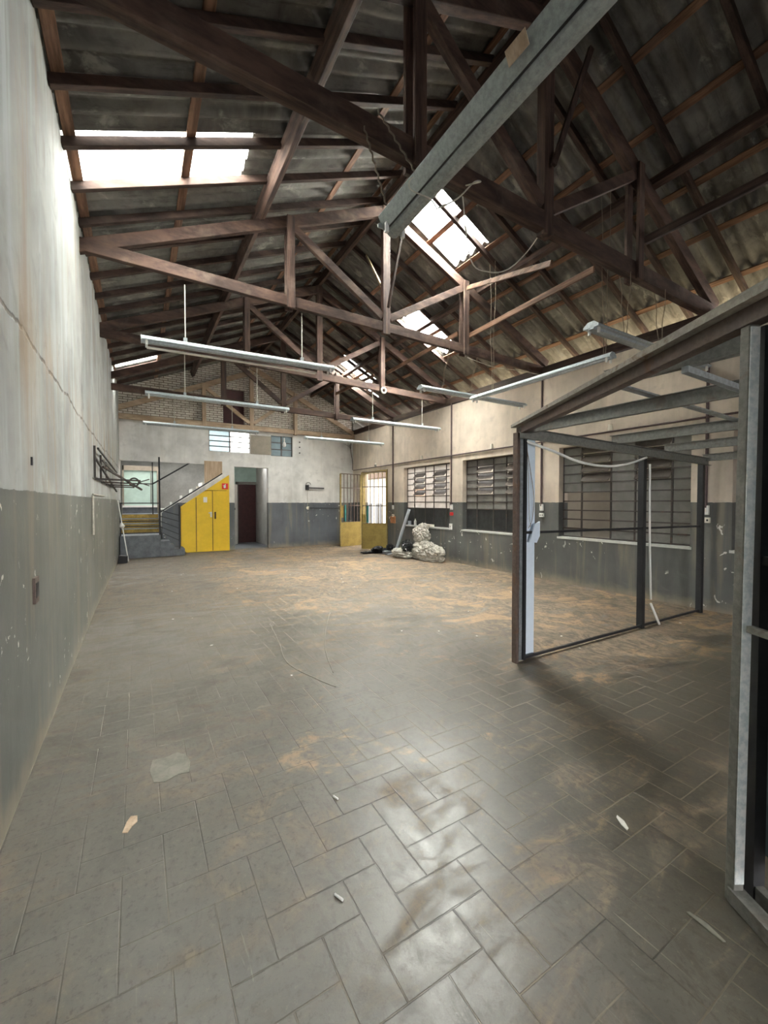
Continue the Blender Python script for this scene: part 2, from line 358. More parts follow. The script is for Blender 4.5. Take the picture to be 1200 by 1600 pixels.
ORI = {}
def fix_normals(me):
    bm = bmesh.new(); bm.from_mesh(me); bmesh.ops.recalc_face_normals(bm, faces=bm.faces); bm.to_mesh(me); bm.free()
def obj(name, mb, mat, parent=None, label=None, cat=None, group=None, kind=None, smooth=False, bevel=0, flat_ok=False):
    if parent is not None: o0 = ORI[parent.name]
    else:
        xs = [v.x for v in mb.v]; ys = [v.y for v in mb.v]; zs = [v.z for v in mb.v]
        o0 = Vector(((min(xs)+max(xs))/2, (min(ys)+max(ys))/2, min(zs)))
    me = bpy.data.meshes.new(name); me.from_pydata([v-o0 for v in mb.v], [], mb.f); me.update()
    if not flat_ok: fix_normals(me)
    me.materials.append(mat if not isinstance(mat, str) else M[mat])
    if smooth:
        for p in me.polygons: p.use_smooth = True
    o = bpy.data.objects.new(name, me); C.objects.link(o)
    if parent is not None: o.parent = parent
    else: o.location = o0
    ORI[o.name] = o0
    if bevel:
        b = o.modifiers.new('bevel', 'BEVEL'); b.width = bevel; b.segments = 2; b.limit_method = 'ANGLE'
    tagp(o, label, cat, group, kind); return o
def tagp(o, label=None, cat=None, group=None, kind=None):
    if label: o['label'] = label
    if cat: o['category'] = cat
    if group: o['group'] = group
    if kind: o['kind'] = kind
    return o
def thing(name, loc, label, cat, group=None, kind=None):
    o = bpy.data.objects.new(name, None); o.location = loc; o.empty_display_size = .1; C.objects.link(o); ORI[o.name] = Vector(loc)
    return tagp(o, label, cat, group, kind)
def struct(name, mb, mat, parent=None, **k):
    return obj(name, mb, mat, parent, kind=None if parent else 'structure', **k)

def wall_grid(mb, axis, d0, d1, a0, a1, z0, z1, holes):
    """wall slab with rectangular holes, cut up on a grid"""
    A = sorted({a0, a1, *[h[0] for h in holes], *[h[1] for h in holes]}); Z = sorted({z0, z1, *[h[2] for h in holes], *[h[3] for h in holes]})
    A = [a for a in A if a0 <= a <= a1]; Z = [z for z in Z if z0 <= z <= z1]
    for i in range(len(A)-1):
        for j in range(len(Z)-1):
            ca, cz = (A[i]+A[i+1])/2, (Z[j]+Z[j+1])/2
            if any(h[0] < ca < h[1] and h[2] < cz < h[3] for h in holes): continue
            if axis == 'X': mb.box(d0, d1, A[i], A[i+1], Z[j], Z[j+1])
            else: mb.box(A[i], A[i+1], d0, d1, Z[j], Z[j+1])

# ------------------------------------------------------------------ roof geometry
XL, XR, YB = -.495, 6.33, 12.7
RX = 3.12
def zl(x): return 4.28+.432*(x+.49)          # centre line of the left rafters
def zr(x): return 5.84-.505*(x-RX)
def sheet_patch(mb, side, x0, x1, y0, y1, lift=.085):
    """corrugated sheet: ribs run down the slope"""
    fz = zl if side == 'L' else zr
    pitch = .177; amp = .031; n = max(2, int((y1-y0)/pitch*8)); k = len(mb.v)
    sl = math.atan(.432 if side == 'L' else .505)
    vs = []; fs = []
    for layer in (0, .007):
        for xx in (x0, x1):
            for i in range(n+1):
                y = y0+(y1-y0)*i/n
                vs.append((xx, y, fz(xx)+lift+layer+amp*math.cos(2*PI*y/pitch)))
    m = n+1
    for i in range(n):
        fs.append((i, i+1, m+i+1, m+i)); fs.append((2*m+i, 3*m+i, 3*m+i+1, 2*m+i+1))
    mb.add(vs, fs)

# rows of overlapping sheets with the roof-light openings left out
SKL = [(-.50, 1.02, 4.16, 4.87), (-.50, .46, 10.68, 11.02)]
SKR = [(3.50, 4.47, 4.50, 5.26), (4.68, 5.72, 6.50, 7.10), (4.62, 5.55, 9.72, 10.24), (5.72, 6.05, 10.42, 10.58)]
def roof(side, rows, sk):
    mb = MB()
    for ri, (x0, x1) in enumerate(rows):
        lift = .085+.0015*ri
        cuts = sorted({x0, x1, *[h[0] for h in sk if x0 < h[0] < x1], *[h[1] for h in sk if x0 < h[1] < x1]})
        for a, b in zip(cuts[:-1], cuts[1:]):
            ys = sorted({FRONT-.1, 13.1, *[v for h in sk for v in h[2:4] if h[0] < (a+b)/2 < h[1]]})
            for c, d in zip(ys[:-1], ys[1:]):
                if any(h[0] < (a+b)/2 < h[1] and h[2] < (c+d)/2 < h[3] for h in sk): continue
                ov = 0
                sheet_patch(mb, side, a, b+ov*(1 if side == 'L' else 1), c, d, lift)
    return mb
cl = roof('L', [(-.55, .62), (.62, 1.85), (1.85, 3.07)], SKL); struct('ceiling', cl, 'sheet', smooth=True)
cr = roof('R', [(3.12, 4.10), (4.10, 5.55), (5.55, 7.0)], SKR)
struct('ceiling', cr, 'sheet', smooth=True)
rd = MB(); rd.prism([(RX-.30, 5.86), (RX-.28, 5.90), (RX, 6.04), (RX+.28, 5.90), (RX+.30, 5.84), (RX, 5.955)], 'Y', FRONT-.1, 13.1); struct('trim_1', rd, 'sheet')
lab = ['large clear roof sheet on the left slope beside the wall, nearest roof light', 'small clear roof sheet low on the left slope near the back truss',
       'clear roof sheet near the ridge on the right slope, in front of the second truss', 'clear roof sheet on the right slope between the second and third trusses',
       'clear roof sheet far back on the right slope beyond the third truss', 'tiny clear roof patch low on the right slope far back']
for i, (side, h) in enumerate([('L', SKL[0]), ('L', SKL[1]), ('R', SKR[0]), ('R', SKR[1]), ('R', SKR[2]), ('R', SKR[3])]):
    mb = MB(); sheet_patch(mb, side, h[0]-.02, h[1]+.02, h[2]-.02, h[3]+.02, .125)
    obj('roof_light_sheet', mb, 'skyl', label=lab[i], cat='skylight', group='translucent roof sheets', smooth=True)
    fz = zl if side == 'L' else zr
    cx, cy = (h[0]+h[1])/2, (h[2]+h[3])/2; sx, sy = (h[1]-h[0]), (h[3]-h[2])
    ang = math.atan(-.432) if side == 'L' else math.atan(.505)
    area('roof_light_daylight', (cx, cy, fz(cx)+.28), (0, ang, 0), sx, sy, (85 if side == 'L' else (330 if cy < 6 else 480))*sx*sy, (1.0, .98, .95), spread=2.3)

# ------------------------------------------------------------------ floor, walls
struct('floor', MB().box(-.75, 6.62, FRONT-.2, 12.9, -.12, 0), 'floor')
mb = MB(); mb.prism([(-.495, FRONT-.2), (-.495, 6.5), (-.405, 12.9), (-.75, 12.9), (-.75, FRONT-.2)], 'Z', -.1, 4.62)
struct('wall_left', mb, 'wall_l')
WINS = [(7.60, 9.56, .78, 2.35), (5.20, 7.15, .78, 2.35), (2.64, 4.65, .80, 2.35), (.15, 2.19, .80, 2.35)]
mb = MB(); wall_grid(mb, 'X', XR, XR+.25, FRONT-.2, 12.9, -.1, 3.68, [*WINS, (10.42, 12.10, -.2, 2.38)]); struct('wall_right', mb, 'wall_r')
mb = MB(); wall_grid(mb, 'Y', YB, YB+.18, -.5, XR, -.1, 3.56, [(-.5, 2.08, -.2, 2.50), (2.44, 3.43, -.2, 2.45), (1.75, 2.90, 2.87, 3.48), (3.52, 4.20, 2.83, 3.46)])
mb.prism([(.55, 0), (.55, 1.12), (2.09, 2.19), (2.09, 0)], 'Y', YB+.001, YB+.18)
struct('wall_back', mb, 'wall_b')
g = MB(); gh = (2.15, 2.76)
def topz(x): return (zl(x) if x < RX else zr(x))+.06
for x0, x1, za, zb in [(-.5, gh[0], 3.5, None), (gh[1], RX, 3.5, None), (RX, XR, 3.5, None), (gh[0], gh[1], 4.73, None)]:
    g.prism([(x0, za), (x1, za), (x1, topz(x1)), (x0, topz(x0))], 'Y', YB+.06, YB+.18)
struct('wall_gable', g, 'brick')
struct('gable_shade_board', MB().box(gh[0]-.1, gh[1]+.1, YB+.19, YB+.22, 3.5, 4.8), 'maroon')  # dark board added behind the gable opening to stand for its shade
struct('eave_end_blocker', MB().prism([(XR, 3.3), (7.0, 3.3), (7.0, 3.86), (XR, 4.2)], 'Y', YB, YB+.1), 'sheet')  # added panel, dark, blocks the bright sky at the eave end
mb = MB(); wall_grid(mb, 'Y', FRONT-.2, FRONT, -.5, XR, -.1, 3.56, [(-.1, 2.5, -.2, 1.95)])
mb.prism([(-.5, 3.56), (XR, 3.56), (XR, topz(XR)), (RX, topz(RX)), (-.5, topz(-.5))], 'Y', FRONT-.2, FRONT)
struct('wall_front', mb, 'wall_f')
# plate beam along the top of the right wall
struct('trim_2', MB().box(XR-.03, XR+.10, FRONT, 12.69, 3.70, 3.84), 'rafterY')

# outside: ground, neighbour wall, lean-to added to dim windows and light the eave
struct('ground', MB().box(6.58, 14, -6, 18, -.22, -.1), 'cement')
M['bouncesheet'] = m_plain('eave_bounce_sheet', (0.66, .58, .38), .9, var=.2, sc=2)  # yellowish colour chosen to bounce light onto the eave sheets
struct('ground', MB().box(-6, 12, -14, FRONT-.2, -.22, -.1), 'frontground')  # unseen front ground, kept dark so little light bounces onto the roof
nb = thing('neighbour_building', (8.6, 5, -.1), 'pale rendered wall seen outside through the gate and windows', 'building')
obj('rendered_wall', MB().box(8.4, 8.6, -4, 18, -.1, 3.1), 'neigh', nb)
obj('salmon_band', MB().box(8.385, 8.4, 11.0, 14.0, 1.35, 1.9), 'salmon', nb)
obj('doorway', MB().box(8.37, 8.4, 14.3, 14.75, -.1, 1.35), 'black', nb)
obj('doorway', MB().box(8.37, 8.4, 15.1, 15.5, -.1, 1.35), 'black', nb)
obj('tiled_eave', MB().box(7.9, 8.7, 13.0, 17.5, 2.35, 2.9), 'clay', nb)
lt = thing('added_alley_roof', (7.5, 2, 2.75), 'corrugated lean-to roof added to shade the right wall windows', 'roof')
def lean():
    mb = MB(); n = 90; vs = []; y0, y1 = FRONT, 7.4; k = 260
    for x, z in ((6.6, 2.95), (8.4, 2.75)):
        for i in range(k+1):
            y = y0+(y1-y0)*i/k; vs.append((x, y, z+.02*math.cos(2*PI*y/.177)))
    m = k+1; mb.add(vs, [(i, i+1, m+i+1, m+i) for i in range(k)]); return mb
obj('corrugated_sheet', lean(), 'bouncesheet', lt, smooth=True)

# ------------------------------------------------------------------ trusses
def truss(Y, zc, zcr, label, mats='wood', wd=.07, ht=.135, drop=0, yl=0, yr=0, XA=None, kx=(1.72, 3.12, 4.55), extra=True):
    XA = XL if XA is None else XA; XBm = XR
    def yy(x): t_ = (x-XA)/(XBm-XA); return Y+yl+(yr-yl)*t_
    def ch(x): return zc+(zcr-zc)*(x-XA)/(XBm-XA)
    def tl_(x): return 4.06+.428*(x+.49)-drop
    def tr_(x): return 5.60-.505*(x-RX)-drop
    t = thing('roof_truss', (kx[1], yy(kx[1]), ch(kx[1])-ht/2), label, 'roof truss', 'timber trusses across the hall')
    X_, Z_ = M[mats+'X'], M[mats+'Z']
    obj('bottom_chord', MB().beam((XA-.05, yy(XA), ch(XA)), (XBm+.1, yy(XBm), ch(XBm)), wd, ht), X_, t, bevel=.006)
    rx = kx[1]
    obj('top_chord', MB().beam((XA-.05, yy(XA), tl_(XA)), (rx, yy(rx), tl_(rx)), wd*.98, ht), X_, t, bevel=.006)
    obj('top_chord', MB().beam((rx, yy(rx), tr_(rx)), (XBm+.12, yy(XBm), tr_(XBm+.12)), wd*.98, ht), X_, t, bevel=.006)
    for i, x in enumerate(kx):
        top = tl_(x)+.06 if x <= rx else tr_(x)+.06
        for s in (-1, 1):           # posts are pairs of boards clasping the chords
            if i == 1 and s == 1: continue
            hw = .11 if i == 1 else .10
            yo = (wd/2+.018)*s if i != 1 else 0
            mbp = MB().beam((x, yy(x)+yo, ch(x)-ht/2-.03), (x, yy(x)+yo, top), hw if i != 1 else .12, .032 if i != 1 else wd*1.04, up=(0, 1, 0))
            obj('post', mbp, Z_, t, bevel=.004)
    for s, x in ((-1, kx[0]), (1, kx[2])):
        topz_ = (tl_(x) if s < 0 else tr_(x))
        obj('diagonal_strut', MB().beam((x-s*.05, yy(x), topz_-.05), (rx+s*.06, yy(rx), ch(rx)+.14), wd*.9, .10), X_, t, bevel=.005)
    return t
truss(2.46, 3.88, 3.84, 'dark heavy roof truss crossing overhead, nearest to the viewer', ht=.16, wd=.085)
truss(5.2, 4.10, 3.79, 'red-brown roof truss second from the viewer, meeting the left wall beside the big roof light', yl=.20, yr=-.18)
truss(7.75, 4.02, 3.80, 'red-brown roof truss third from the viewer, just past the clear roof sheets')
truss(10.1, 3.76, 3.66, 'red-brown roof truss fourth from the viewer, reddest at its left end', drop=.12)
# paler truss set against the gable
truss(12.62, 3.62, 3.60, 'pale dusty roof truss standing against the white brick gable', mats='pale', drop=.28, kx=(1.62, 2.93, 4.27), XA=-.41)

# purlins and ridge
def yrange(mb_args, name, mat, label, cat, group=None, bevel=.005): return obj(name, mb_args, mat, label=label, cat=cat, group=group, bevel=bevel)
obj('purlin', MB().beam((1.34, FRONT, 4.06+.428*1.83+.145), (1.34, YB+.05, 4.06+.428*1.83+.145), .07, .15, up=(-.39, 0, .92)), 'woodY', label='thick red-brown purlin running the length of the left roof slope', cat='roof beam', bevel=.006)
obj('purlin', MB().beam((4.86, FRONT, 5.60-.505*(4.86-RX)+.145), (4.86, YB+.05, 5.60-.505*(4.86-RX)+.145), .07, .15, up=(.45, 0, .89)), 'woodY', label='thick dark purlin running the length of the right roof slope', cat='roof beam', bevel=.006)
obj('ridge_beam', MB().beam((RX, FRONT, 5.74), (RX, YB+.05, 5.74), .07, .15), 'woodY', label='dark ridge beam along the peak of the roof', cat='roof beam', bevel=.006)
# rafters
ordn = ['first', 'second', 'third', 'fourth', 'fifth', 'sixth', 'seventh', 'eighth', 'ninth', 'tenth', 'eleventh', 'twelfth', 'thirteenth', 'fourteenth', 'fifteenth', 'sixteenth', 'seventeenth', 'eighteenth', 'nineteenth', 'twentieth', 'twenty-first', 'twenty-second', 'twenty-third']
YL = [1.45, 2.0, 2.55, 3.1, 3.65, 4.22, 4.76, 5.32, 5.9, 6.5, 7.09, 7.62, 8.17, 8.72, 9.27, 9.82, 10.37, 10.92+.15, 11.5, 12.05]
YR = [.95, 1.5, 2.2, 2.85, 3.45, 4.1, 4.62, 5.36, 5.95, 6.45, 7.15, 7.7, 8.25, 8.8, 9.35, 9.68, 10.4, 10.95, 11.5, 12.05]
for i, y in enumerate(YL):
    obj('rafter', MB().beam((-.50, y, zl(-.50)), (RX, y, zl(RX)), .055, .075), M['rafterX'], label='dark sloping rafter on the left roof slope, %s counting from the viewer' % ordn[i], cat='rafter', group='rafters of the left roof slope', bevel=.004)
for i, y in enumerate(YR):
    obj('rafter', MB().beam((RX, y, zr(RX)), (6.85, y, zr(6.85)), .055, .075), M['rafterX'], label='dark sloping rafter on the right roof slope, %s counting from the viewer' % ordn[i], cat='rafter', group='rafters of the right roof slope', bevel=.004)
# battens
bl = [-.44, .45, 1.36, 2.27, 3.0]
br = [3.22, 3.96, 4.52, 5.20, 5.77, 6.42]
names = ['lowest, against the left wall', 'second up from the left wall', 'middle one, above the purlin', 'fourth up from the left wall', 'topmost beside the ridge']
for i, x in enumerate(bl):
    obj('batten', MB().beam((x, FRONT, zl(x)+.044), (x, YB-.02, zl(x)+.044), .085, .016, up=(-.39, 0, .92)), M['battenY'], label='long brown batten under the left roof sheets, '+names[i], cat='batten', group='battens of the left roof slope')
names = ['topmost beside the ridge', 'second down from the ridge', 'third down from the ridge', 'fourth down from the ridge', 'fifth down from the ridge', 'lowest, above the lit eave gap']
for i, x in enumerate(br):
    obj('batten', MB().beam((x, FRONT, zr(x)+.044), (x, YB-.02, zr(x)+.044), .075, .016, up=(.45, 0, .89)), M['battenY'], label='long orange-brown batten under the right roof sheets, '+names[i], cat='batten', group='battens of the right roof slope')
# loose timbers between trusses
def tim(p0, p1, wd, ht, label, mat='battenY', name='timber_brace', cat='timber brace'):
    return obj(name, MB().beam(p0, p1, wd, ht), mat, label=label, cat=cat, bevel=.003)
tim((4.68, 5.16, 4.12), (4.62, 2.95, 4.13), .03, .075, 'light brown horizontal timber joining the second truss post, lower of two braces', 'battenY')
tim((4.42, 4.9, 4.72), (3.92, 3.0, 4.02), .03, .06, 'thin brown timber slanting between the nearest and second trusses, above the lower brace', 'battenY')
tim((4.66, 2.4, 4.18), (4.72, -.6, 4.2), .04, .08, 'dark horizontal timber leaving the nearest truss post towards the viewer', 'rafterY')
tim((4.66, 7.7, 4.2), (4.62, 5.35, 4.22), .03, .07, 'brown timber brace between the second and third trusses')
tim((4.5, 10.05, 4.25), (4.5, 8.0, 4.2), .03, .07, 'brown timber brace between the third and fourth trusses')
tim((3.40, 6.3, 5.62), (3.08, 5.25, 4.55), .025, .04, 'pale thin stick slanting down to the second truss king post', 'paleY')
tim((3.27, 4.95, 5.35), (3.12, 5.12, 4.2), .03, .05, 'dark slanted stick beside the second truss king post', 'rafterZ')
tim((3.52, 2.3, 5.45), (3.10, 2.36, 4.3), .03, .05, 'dark slanted stick beside the nearest truss king post', 'rafterZ')

# ------------------------------------------------------------------ hanging fluorescent fittings
def fitting(c, L, axis, label, hang_top, rods, mat='fixt', wd=.16, topy=None, rope=False, sag=False, tilt=0., yaw=0., big=False):
    cx, cy, cz = c; h = wd/2
    t = thing('fluorescent_light', c, label, 'light fitting', 'hanging fluorescent fittings')
    prof = [(-h, 0), (-h, .018), (-h*.42, .055), (h*.42, .055), (h, .018), (h, 0), (h*.5, .004), (h*.36, -.016), (-h*.36, -.016), (-h*.5, .004)]
    if big: prof = [(-.095, .065), (-.052, -.012), (-.046, -.014), (-.040, -.006), (-.030, -.022), (-.008, -.036), (.016, -.038), (.040, -.030), (.052, -.012), (.095, .065)]
    mb = MB(); mb.prism(prof, 'Y', -L/2, L/2)
    R = Matrix.Rotation(0 if axis == 'Y' else -PI/2, 4, 'Z'); TM = Matrix.Translation(Vector(c)) @ R @ Matrix.Rotation(yaw, 4, 'Z') @ Matrix.Rotation(tilt, 4, 'X')
    obj('housing', mb.xf(TM), mat, t, bevel=.003)
    for s in (-1, 1):
        e = MB(); e.prism([(-h, -.002), (-h, .02), (-h*.42, .058), (h*.42, .058), (h, .02), (h, -.002)], 'Y', s*L/2-.004, s*L/2+.004)
        obj('end_cap', e.xf(TM), mat, t)
        for q in (-.62, .62):
            e = MB(); e.box(h*q-.011, h*q+.011, s*(L/2-.05)-.012, s*(L/2-.05)+.012, -.05, .012)
            obj('lamp_holder', e.xf(TM), 'white', t, bevel=.003)
    if sag:
        e = MB(); e.prism([(-.03, 0), (-.02, .012), (.02, .012), (.03, 0)], 'Y', -L/2+.05, L/2-.25); 
        e.xf(Matrix.Translation((0, 0, -.075)) @ Matrix.Rotation(-.006, 4, 'X'))
        obj('loose_cover_strip', e.xf(TM), 'white', t)
    for k in rods:
        p = TM @ Vector((0, k, .055))
        if rope:
            for dy in (-.03, .03):
                pts = [p+Vector((.012*math.sin(i*.9), dy*.4+dy*(i/12)*1.5*(topy is None)+((topy or p.y)-p.y)*i/12, (hang_top-p.z)*i/12)) for i in range(13)]
                obj('hanging_wire', MB().tube(pts, .004, 5), 'rope', t)
        else:
            obj('hanger_rod', MB().tube([p, Vector((p.x, p.y, hang_top))], .0065, 6), 'cable', t)
            obj('hanger_clip', MB().box(p.x-.02, p.x+.02, p.y-.02, p.y+.02, p.z-.01, p.z+.05), 'steel', t)
    return t
F = fitting
F((1.19, 5.30, 3.20), 2.28, 'X', 'hanging twin-strip fluorescent fitting under the second truss on the left, its cover strip sagging', 3.90, (-.70, .70), sag=True, tilt=.02)
F((1.30, 7.75, 3.15), 2.36, 'X', 'hanging fluorescent fitting under the third truss on the left', 3.9, (-.60, .60), tilt=.0)
F((1.30, 10.1, 3.06), 2.38, 'X', 'thin hanging fluorescent fitting on the left nearest the back wall windows', 3.65, (-.60, .60))
F((4.82, 10.1, 3.03), 2.30, 'X', 'thin hanging fluorescent fitting on the right near the back wall corner', 3.6, (-.7, .7))
F((4.98, 7.75, 3.11), 2.28, 'X', 'hanging fluorescent fitting under the third truss on the right', 3.8, (-.65, .65))
F((4.99, 5.30, 3.18), 2.36, 'X', 'hanging fluorescent fitting across the hall under the second truss on the right', 3.86, (-.75, -.15), rope=True, topy=5.10)
F((4.68, 3.90, 3.06), 2.30, 'Y', 'long bluish fluorescent fitting hanging parallel to the right wall above the booth', 5.04, (-1.05, .72), rope=True, wd=.13)
F((5.00, 2.46, 3.10), 2.38, 'X', 'bluish fluorescent fitting hanging by wires from the nearest truss above the booth', 3.78, (-.6, .1), rope=True)
big = F((1.39, 1.07, 3.14), 2.45, 'Y', 'long bare grey fluorescent fitting hanging overhead in front of the nearest truss', 3.8, (), mat='fixtgrey', wd=.19, yaw=-.022, big=True)
for p0, p1 in (((1.36, 2.22, 3.18), (1.28, 2.40, 3.82)), ((1.46, 1.95, 3.18), (1.37, 2.38, 3.95)), ((1.40, .2, 3.18), (1.40, -.1, 3.9))):
    a, b = Vector(p0), Vector(p1)
    pts = [a.lerp(b, i/26)+Vector((.006*math.cos(i*2.1), .006*math.sin(i*2.1), 0)) for i in range(27)]
    obj('twisted_rope', MB().tube(pts, .006, 5), 'rope', big)
obj('groove_shade_strip', MB().beam((1.345+.022*1.2, 2.27, 3.128), (1.345-.022*1.2, -.14, 3.128), .010, .006), 'black', big)  # black strip paints the shade inside the housing recess
obj('tape_patch', MB().beam((1.285, 1.10, 3.165), (1.285, 1.20, 3.165), .003, .055, up=(-.5, 0, 1)), 'ply', big)
# wire wound round it and stray cords
def cord(pts, r, mat, label, name='loose_wire', cat='wire', sub=6):
    P = [Vector(p) for p in pts]; out = []
    for i in range(len(P)-1):
        p0 = P[max(0, i-1)]; p1 = P[i]; p2 = P[i+1]; p3 = P[min(len(P)-1, i+2)]
        for k in range(sub):
            t = k/sub
            out.append(.5*((2*p1)+(p2-p0)*t+(2*p0-5*p1+4*p2-p3)*t*t+(3*p1-p0-3*p2+p3)*t**3))
    out.append(P[-1])
    return obj(name, MB().tube(out, r, 6), mat, label=label, cat=cat, smooth=True)
cord([(1.53, 1.95, 3.10), (1.42, 1.88, 3.09), (1.31, 1.92, 3.13), (1.33, 1.9, 3.19), (1.5, 1.86, 3.16)], .004, 'cable', 'thin wire wrapped under the overhead grey light fitting')
cord([(2.16, 2.42, 3.80), (2.10, 2.2, 3.66), (1.90, 2.05, 3.48), (1.72, 2.0, 3.28), (1.54, 1.98, 3.14)], .005, 'cable', 'pale cord sagging from the nearest truss down to the overhead light fitting', 'sagging_cord')
cord([(3.11, 2.50, 3.80), (3.03, 2.58, 3.65), (2.82, 2.6, 3.45), (2.59, 2.6, 3.36), (2.38, 2.6, 3.40), (2.2, 2.5, 3.8)], .005, 'cable', 'pale cord sagging below the nearest truss in front of the clear roof sheet', 'sagging_cord')
cord([(4.56, 5.05, 3.72), (5.0, 4.9, 3.6), (5.6, 4.95, 3.66), (6.3, 5.0, 3.7)], .004, 'cable', 'thin cable running from the second truss post to the right wall', 'cable')

# ------------------------------------------------------------------ right wall windows
def r_window(idx, y0, y1, z0, z1, dark_to, nrow, tilt_cols, rows_tilt, panes='grpane', skip=()):
    x = XR+.13
    t = thing('window_%d' % idx, (x, (y0+y1)/2, z0), None, None, kind='structure')
    fr = [0, .175, .425, .61, .86, 1.0]
    ys = [y1-(y1-y0)*f for f in fr]; zz0 = dark_to or z0; dz = (z1-zz0)/nrow
    mb = MB()
    for i, y in enumerate(ys): mb.box(x-.012, x+.012, y-.011, y+.011, z0, z1)
    for j in range(nrow+1):
        z = zz0+dz*j; mb.box(x-.016, x+.010, y0, y1, z-.010, z+.010)
    mb.box(x-.02, x+.02, y0-.0, y1, z0, z0+.025); mb.box(x-.02, x+.02, y0, y1, z1-.025, z1)
    obj('window_frame', mb, 'dkmetal', t)
    pm = MB(); tm = MB()
    for i in range(5):
        for j in range(nrow):
            a, b = ys[i+1]+.011, ys[i]-.011; c, d = zz0+dz*j+.01, zz0+dz*(j+1)-.01
            if (i, j) in skip: continue
            if i in tilt_cols and j in rows_tilt: 
                mt = MB(); mt.beam((x-.07, (a+b)/2, c+.01), (x+.05, (a+b)/2, d), b-a, .006); tm.add(mt.v, mt.f)
                # steel edge of the tilted leaf
            else: pm.box(x+.002, x+.006, a, b, c, d)
    if tm.v: obj('tilted_pane', tm, 'brownpane', t)
    if pm.v: obj('pane', pm, panes, t)
    if dark_to: obj('blackened_pane', MB().box(x-.004, x+.006, y0+.01, y1-.01, z0+.02, dark_to-.01), 'dkpane', t)
    obj('window_sill', MB().box(XR-.015, x, y0-.02, y1+.02, z0-.03, z0+.004), 'plaster', t)
    return t
M['lightpane'] = m_pane('pale_frosted_glass', (0.74, .70, .66), .25, .6)
r_window(1, *WINS[0], 1.25, 7, (1, 3), (2, 3, 4, 5), 'lightpane')
r_window(2, *WINS[1], 1.25, 7, (1, 3), (2, 3, 4, 5), 'grpane')
r_window(3, *WINS[2], None, 10, (1, 3), (6, 7, 8, 9), 'grpane', skip=((0, 1), (0, 2), (0, 3), (0, 4), (1, 1), (1, 2), (1, 3), (1, 4), (1, 0)))
r_window(4, *WINS[3], None, 10, (1, 3), (6, 7, 8, 9), 'lightpane')

# back wall high windows
def b_window(idx, x0, x1, z0, z1, cols, rows, pm_names):
    y = YB+.05
    t = thing('window_%d' % idx, ((x0+x1)/2, y, z0), None, None, kind='structure'); mb = MB()
    for i in range(cols+1):
        x = x0+(x1-x0)*i/cols; mb.box(max(x0, x-.02), min(x1, x+.02), y-.014, y+.014, z0, z1)
    for j in range(rows+1):
        z = z0+(z1-z0)*j/rows; mb.box(x0, x1, y-.012, y+.012, max(z0, z-.014), min(z1, z+.014))
    obj('window_frame', mb, 'dkmetal', t)
    for i, pn in enumerate(pm_names):
        a = x0+(x1-x0)*i/len(pm_names); b = x0+(x1-x0)*(i+1)/len(pm_names)
        if pn: obj('pane', MB().box(a+.01, b-.01, y+.014, y+.018, z0, z1), pn, t)
b_window(5, 1.75, 2.90, 2.87, 3.48, 2, 4, ('bluepane', None))
b_window(6, 3.52, 4.20, 2.83, 3.46, 2, 3, ('dimpane', 'dimpane'))
obj('wall_board', MB().box(2.90, 3.52, YB-.012, YB, 2.85, 3.42), 'greyboard', label='grey-brown board between the two high windows on the back wall', cat='board')
pl = thing('lamp', (3.92, YB-.06, 3.12), 'small white bulb and holder hanging before the right high window on the back wall', 'lamp')
obj('holder', MB().tube([(3.92, YB-.06, 3.40), (3.92, YB-.06, 3.26)], .02, 8), 'white', pl)
obj('bulb', MB().tube([(3.92, YB-.06, 3.27), (3.92, YB-.06, 3.22), (3.92, YB-.06, 3.17), (3.92, YB-.06, 3.12)], [.03, .055, .06, .035], 10), 'white', pl, smooth=True)

# rooms behind the back wall; unseen ceiling gaps added to light them
rm = MB(); rm.box(-.5, 2.3, 15.4, 15.6, -.1, 2.75); rm.box(-.75, -.45, YB+.18, 15.6, -.1, 2.75); rm.box(2.25, 2.36, YB+.18, 16.6, -.1, 2.75)
rm.box(3.6, 3.75, YB+.18, 16.6, -.1, 2.75); rm.box(2.3, 3.7, 16.4, 16.6, -.1, 2.75); rm.box(-.5, 2.3, YB+.18, 13.3, 2.73, 2.80); rm.box(-.5, 2.3, 14.35, 15.6, 2.73, 2.80); rm.box(2.3, 3.75, YB+.18, 13.5, 2.73, 2.80); rm.box(2.3, 3.75, 13.95, 16.6, 2.73, 2.80)
struct('wall_inner', rm, 'plaster')
struct('floor', MB().box(-.75, 3.8, 12.9, 16.6, -.12, 0), 'stair')
# mint partition with panel door frame at the head of the stairs
mp = MB(); mp.box(-.4, .55, 14.55, 14.6, 1.06, 2.5); struct('wall_mint', mp, 'mint')
fr = thing('door_1', (.05, 14.5, 1.06), None, None, kind='structure')
obj('door_frame', MB().box(.50, .56, 14.48, 14.56, 1.06, 2.5).box(-.4, .5, 14.48, 14.56, 2.36, 2.5).box(-.4, -.36, 14.48, 14.56, 1.06, 2.5), 'greyboard', fr)
obj('sill', MB().box(-.4, .5, 14.40, 14.56, 1.25, 1.31), 'white', fr)
obj('kick_board', MB().box(-.4, .5, 14.44, 14.54, 1.06, 1.25), 'stair', fr)
cord([(.34, 14.5, 2.3), (.34, 14.49, 1.9), (.34, 14.5, 1.35)], .015, 'greysteel', 'vertical pipe on the mint panel at the head of the stairs', 'pipe', 'pipe')
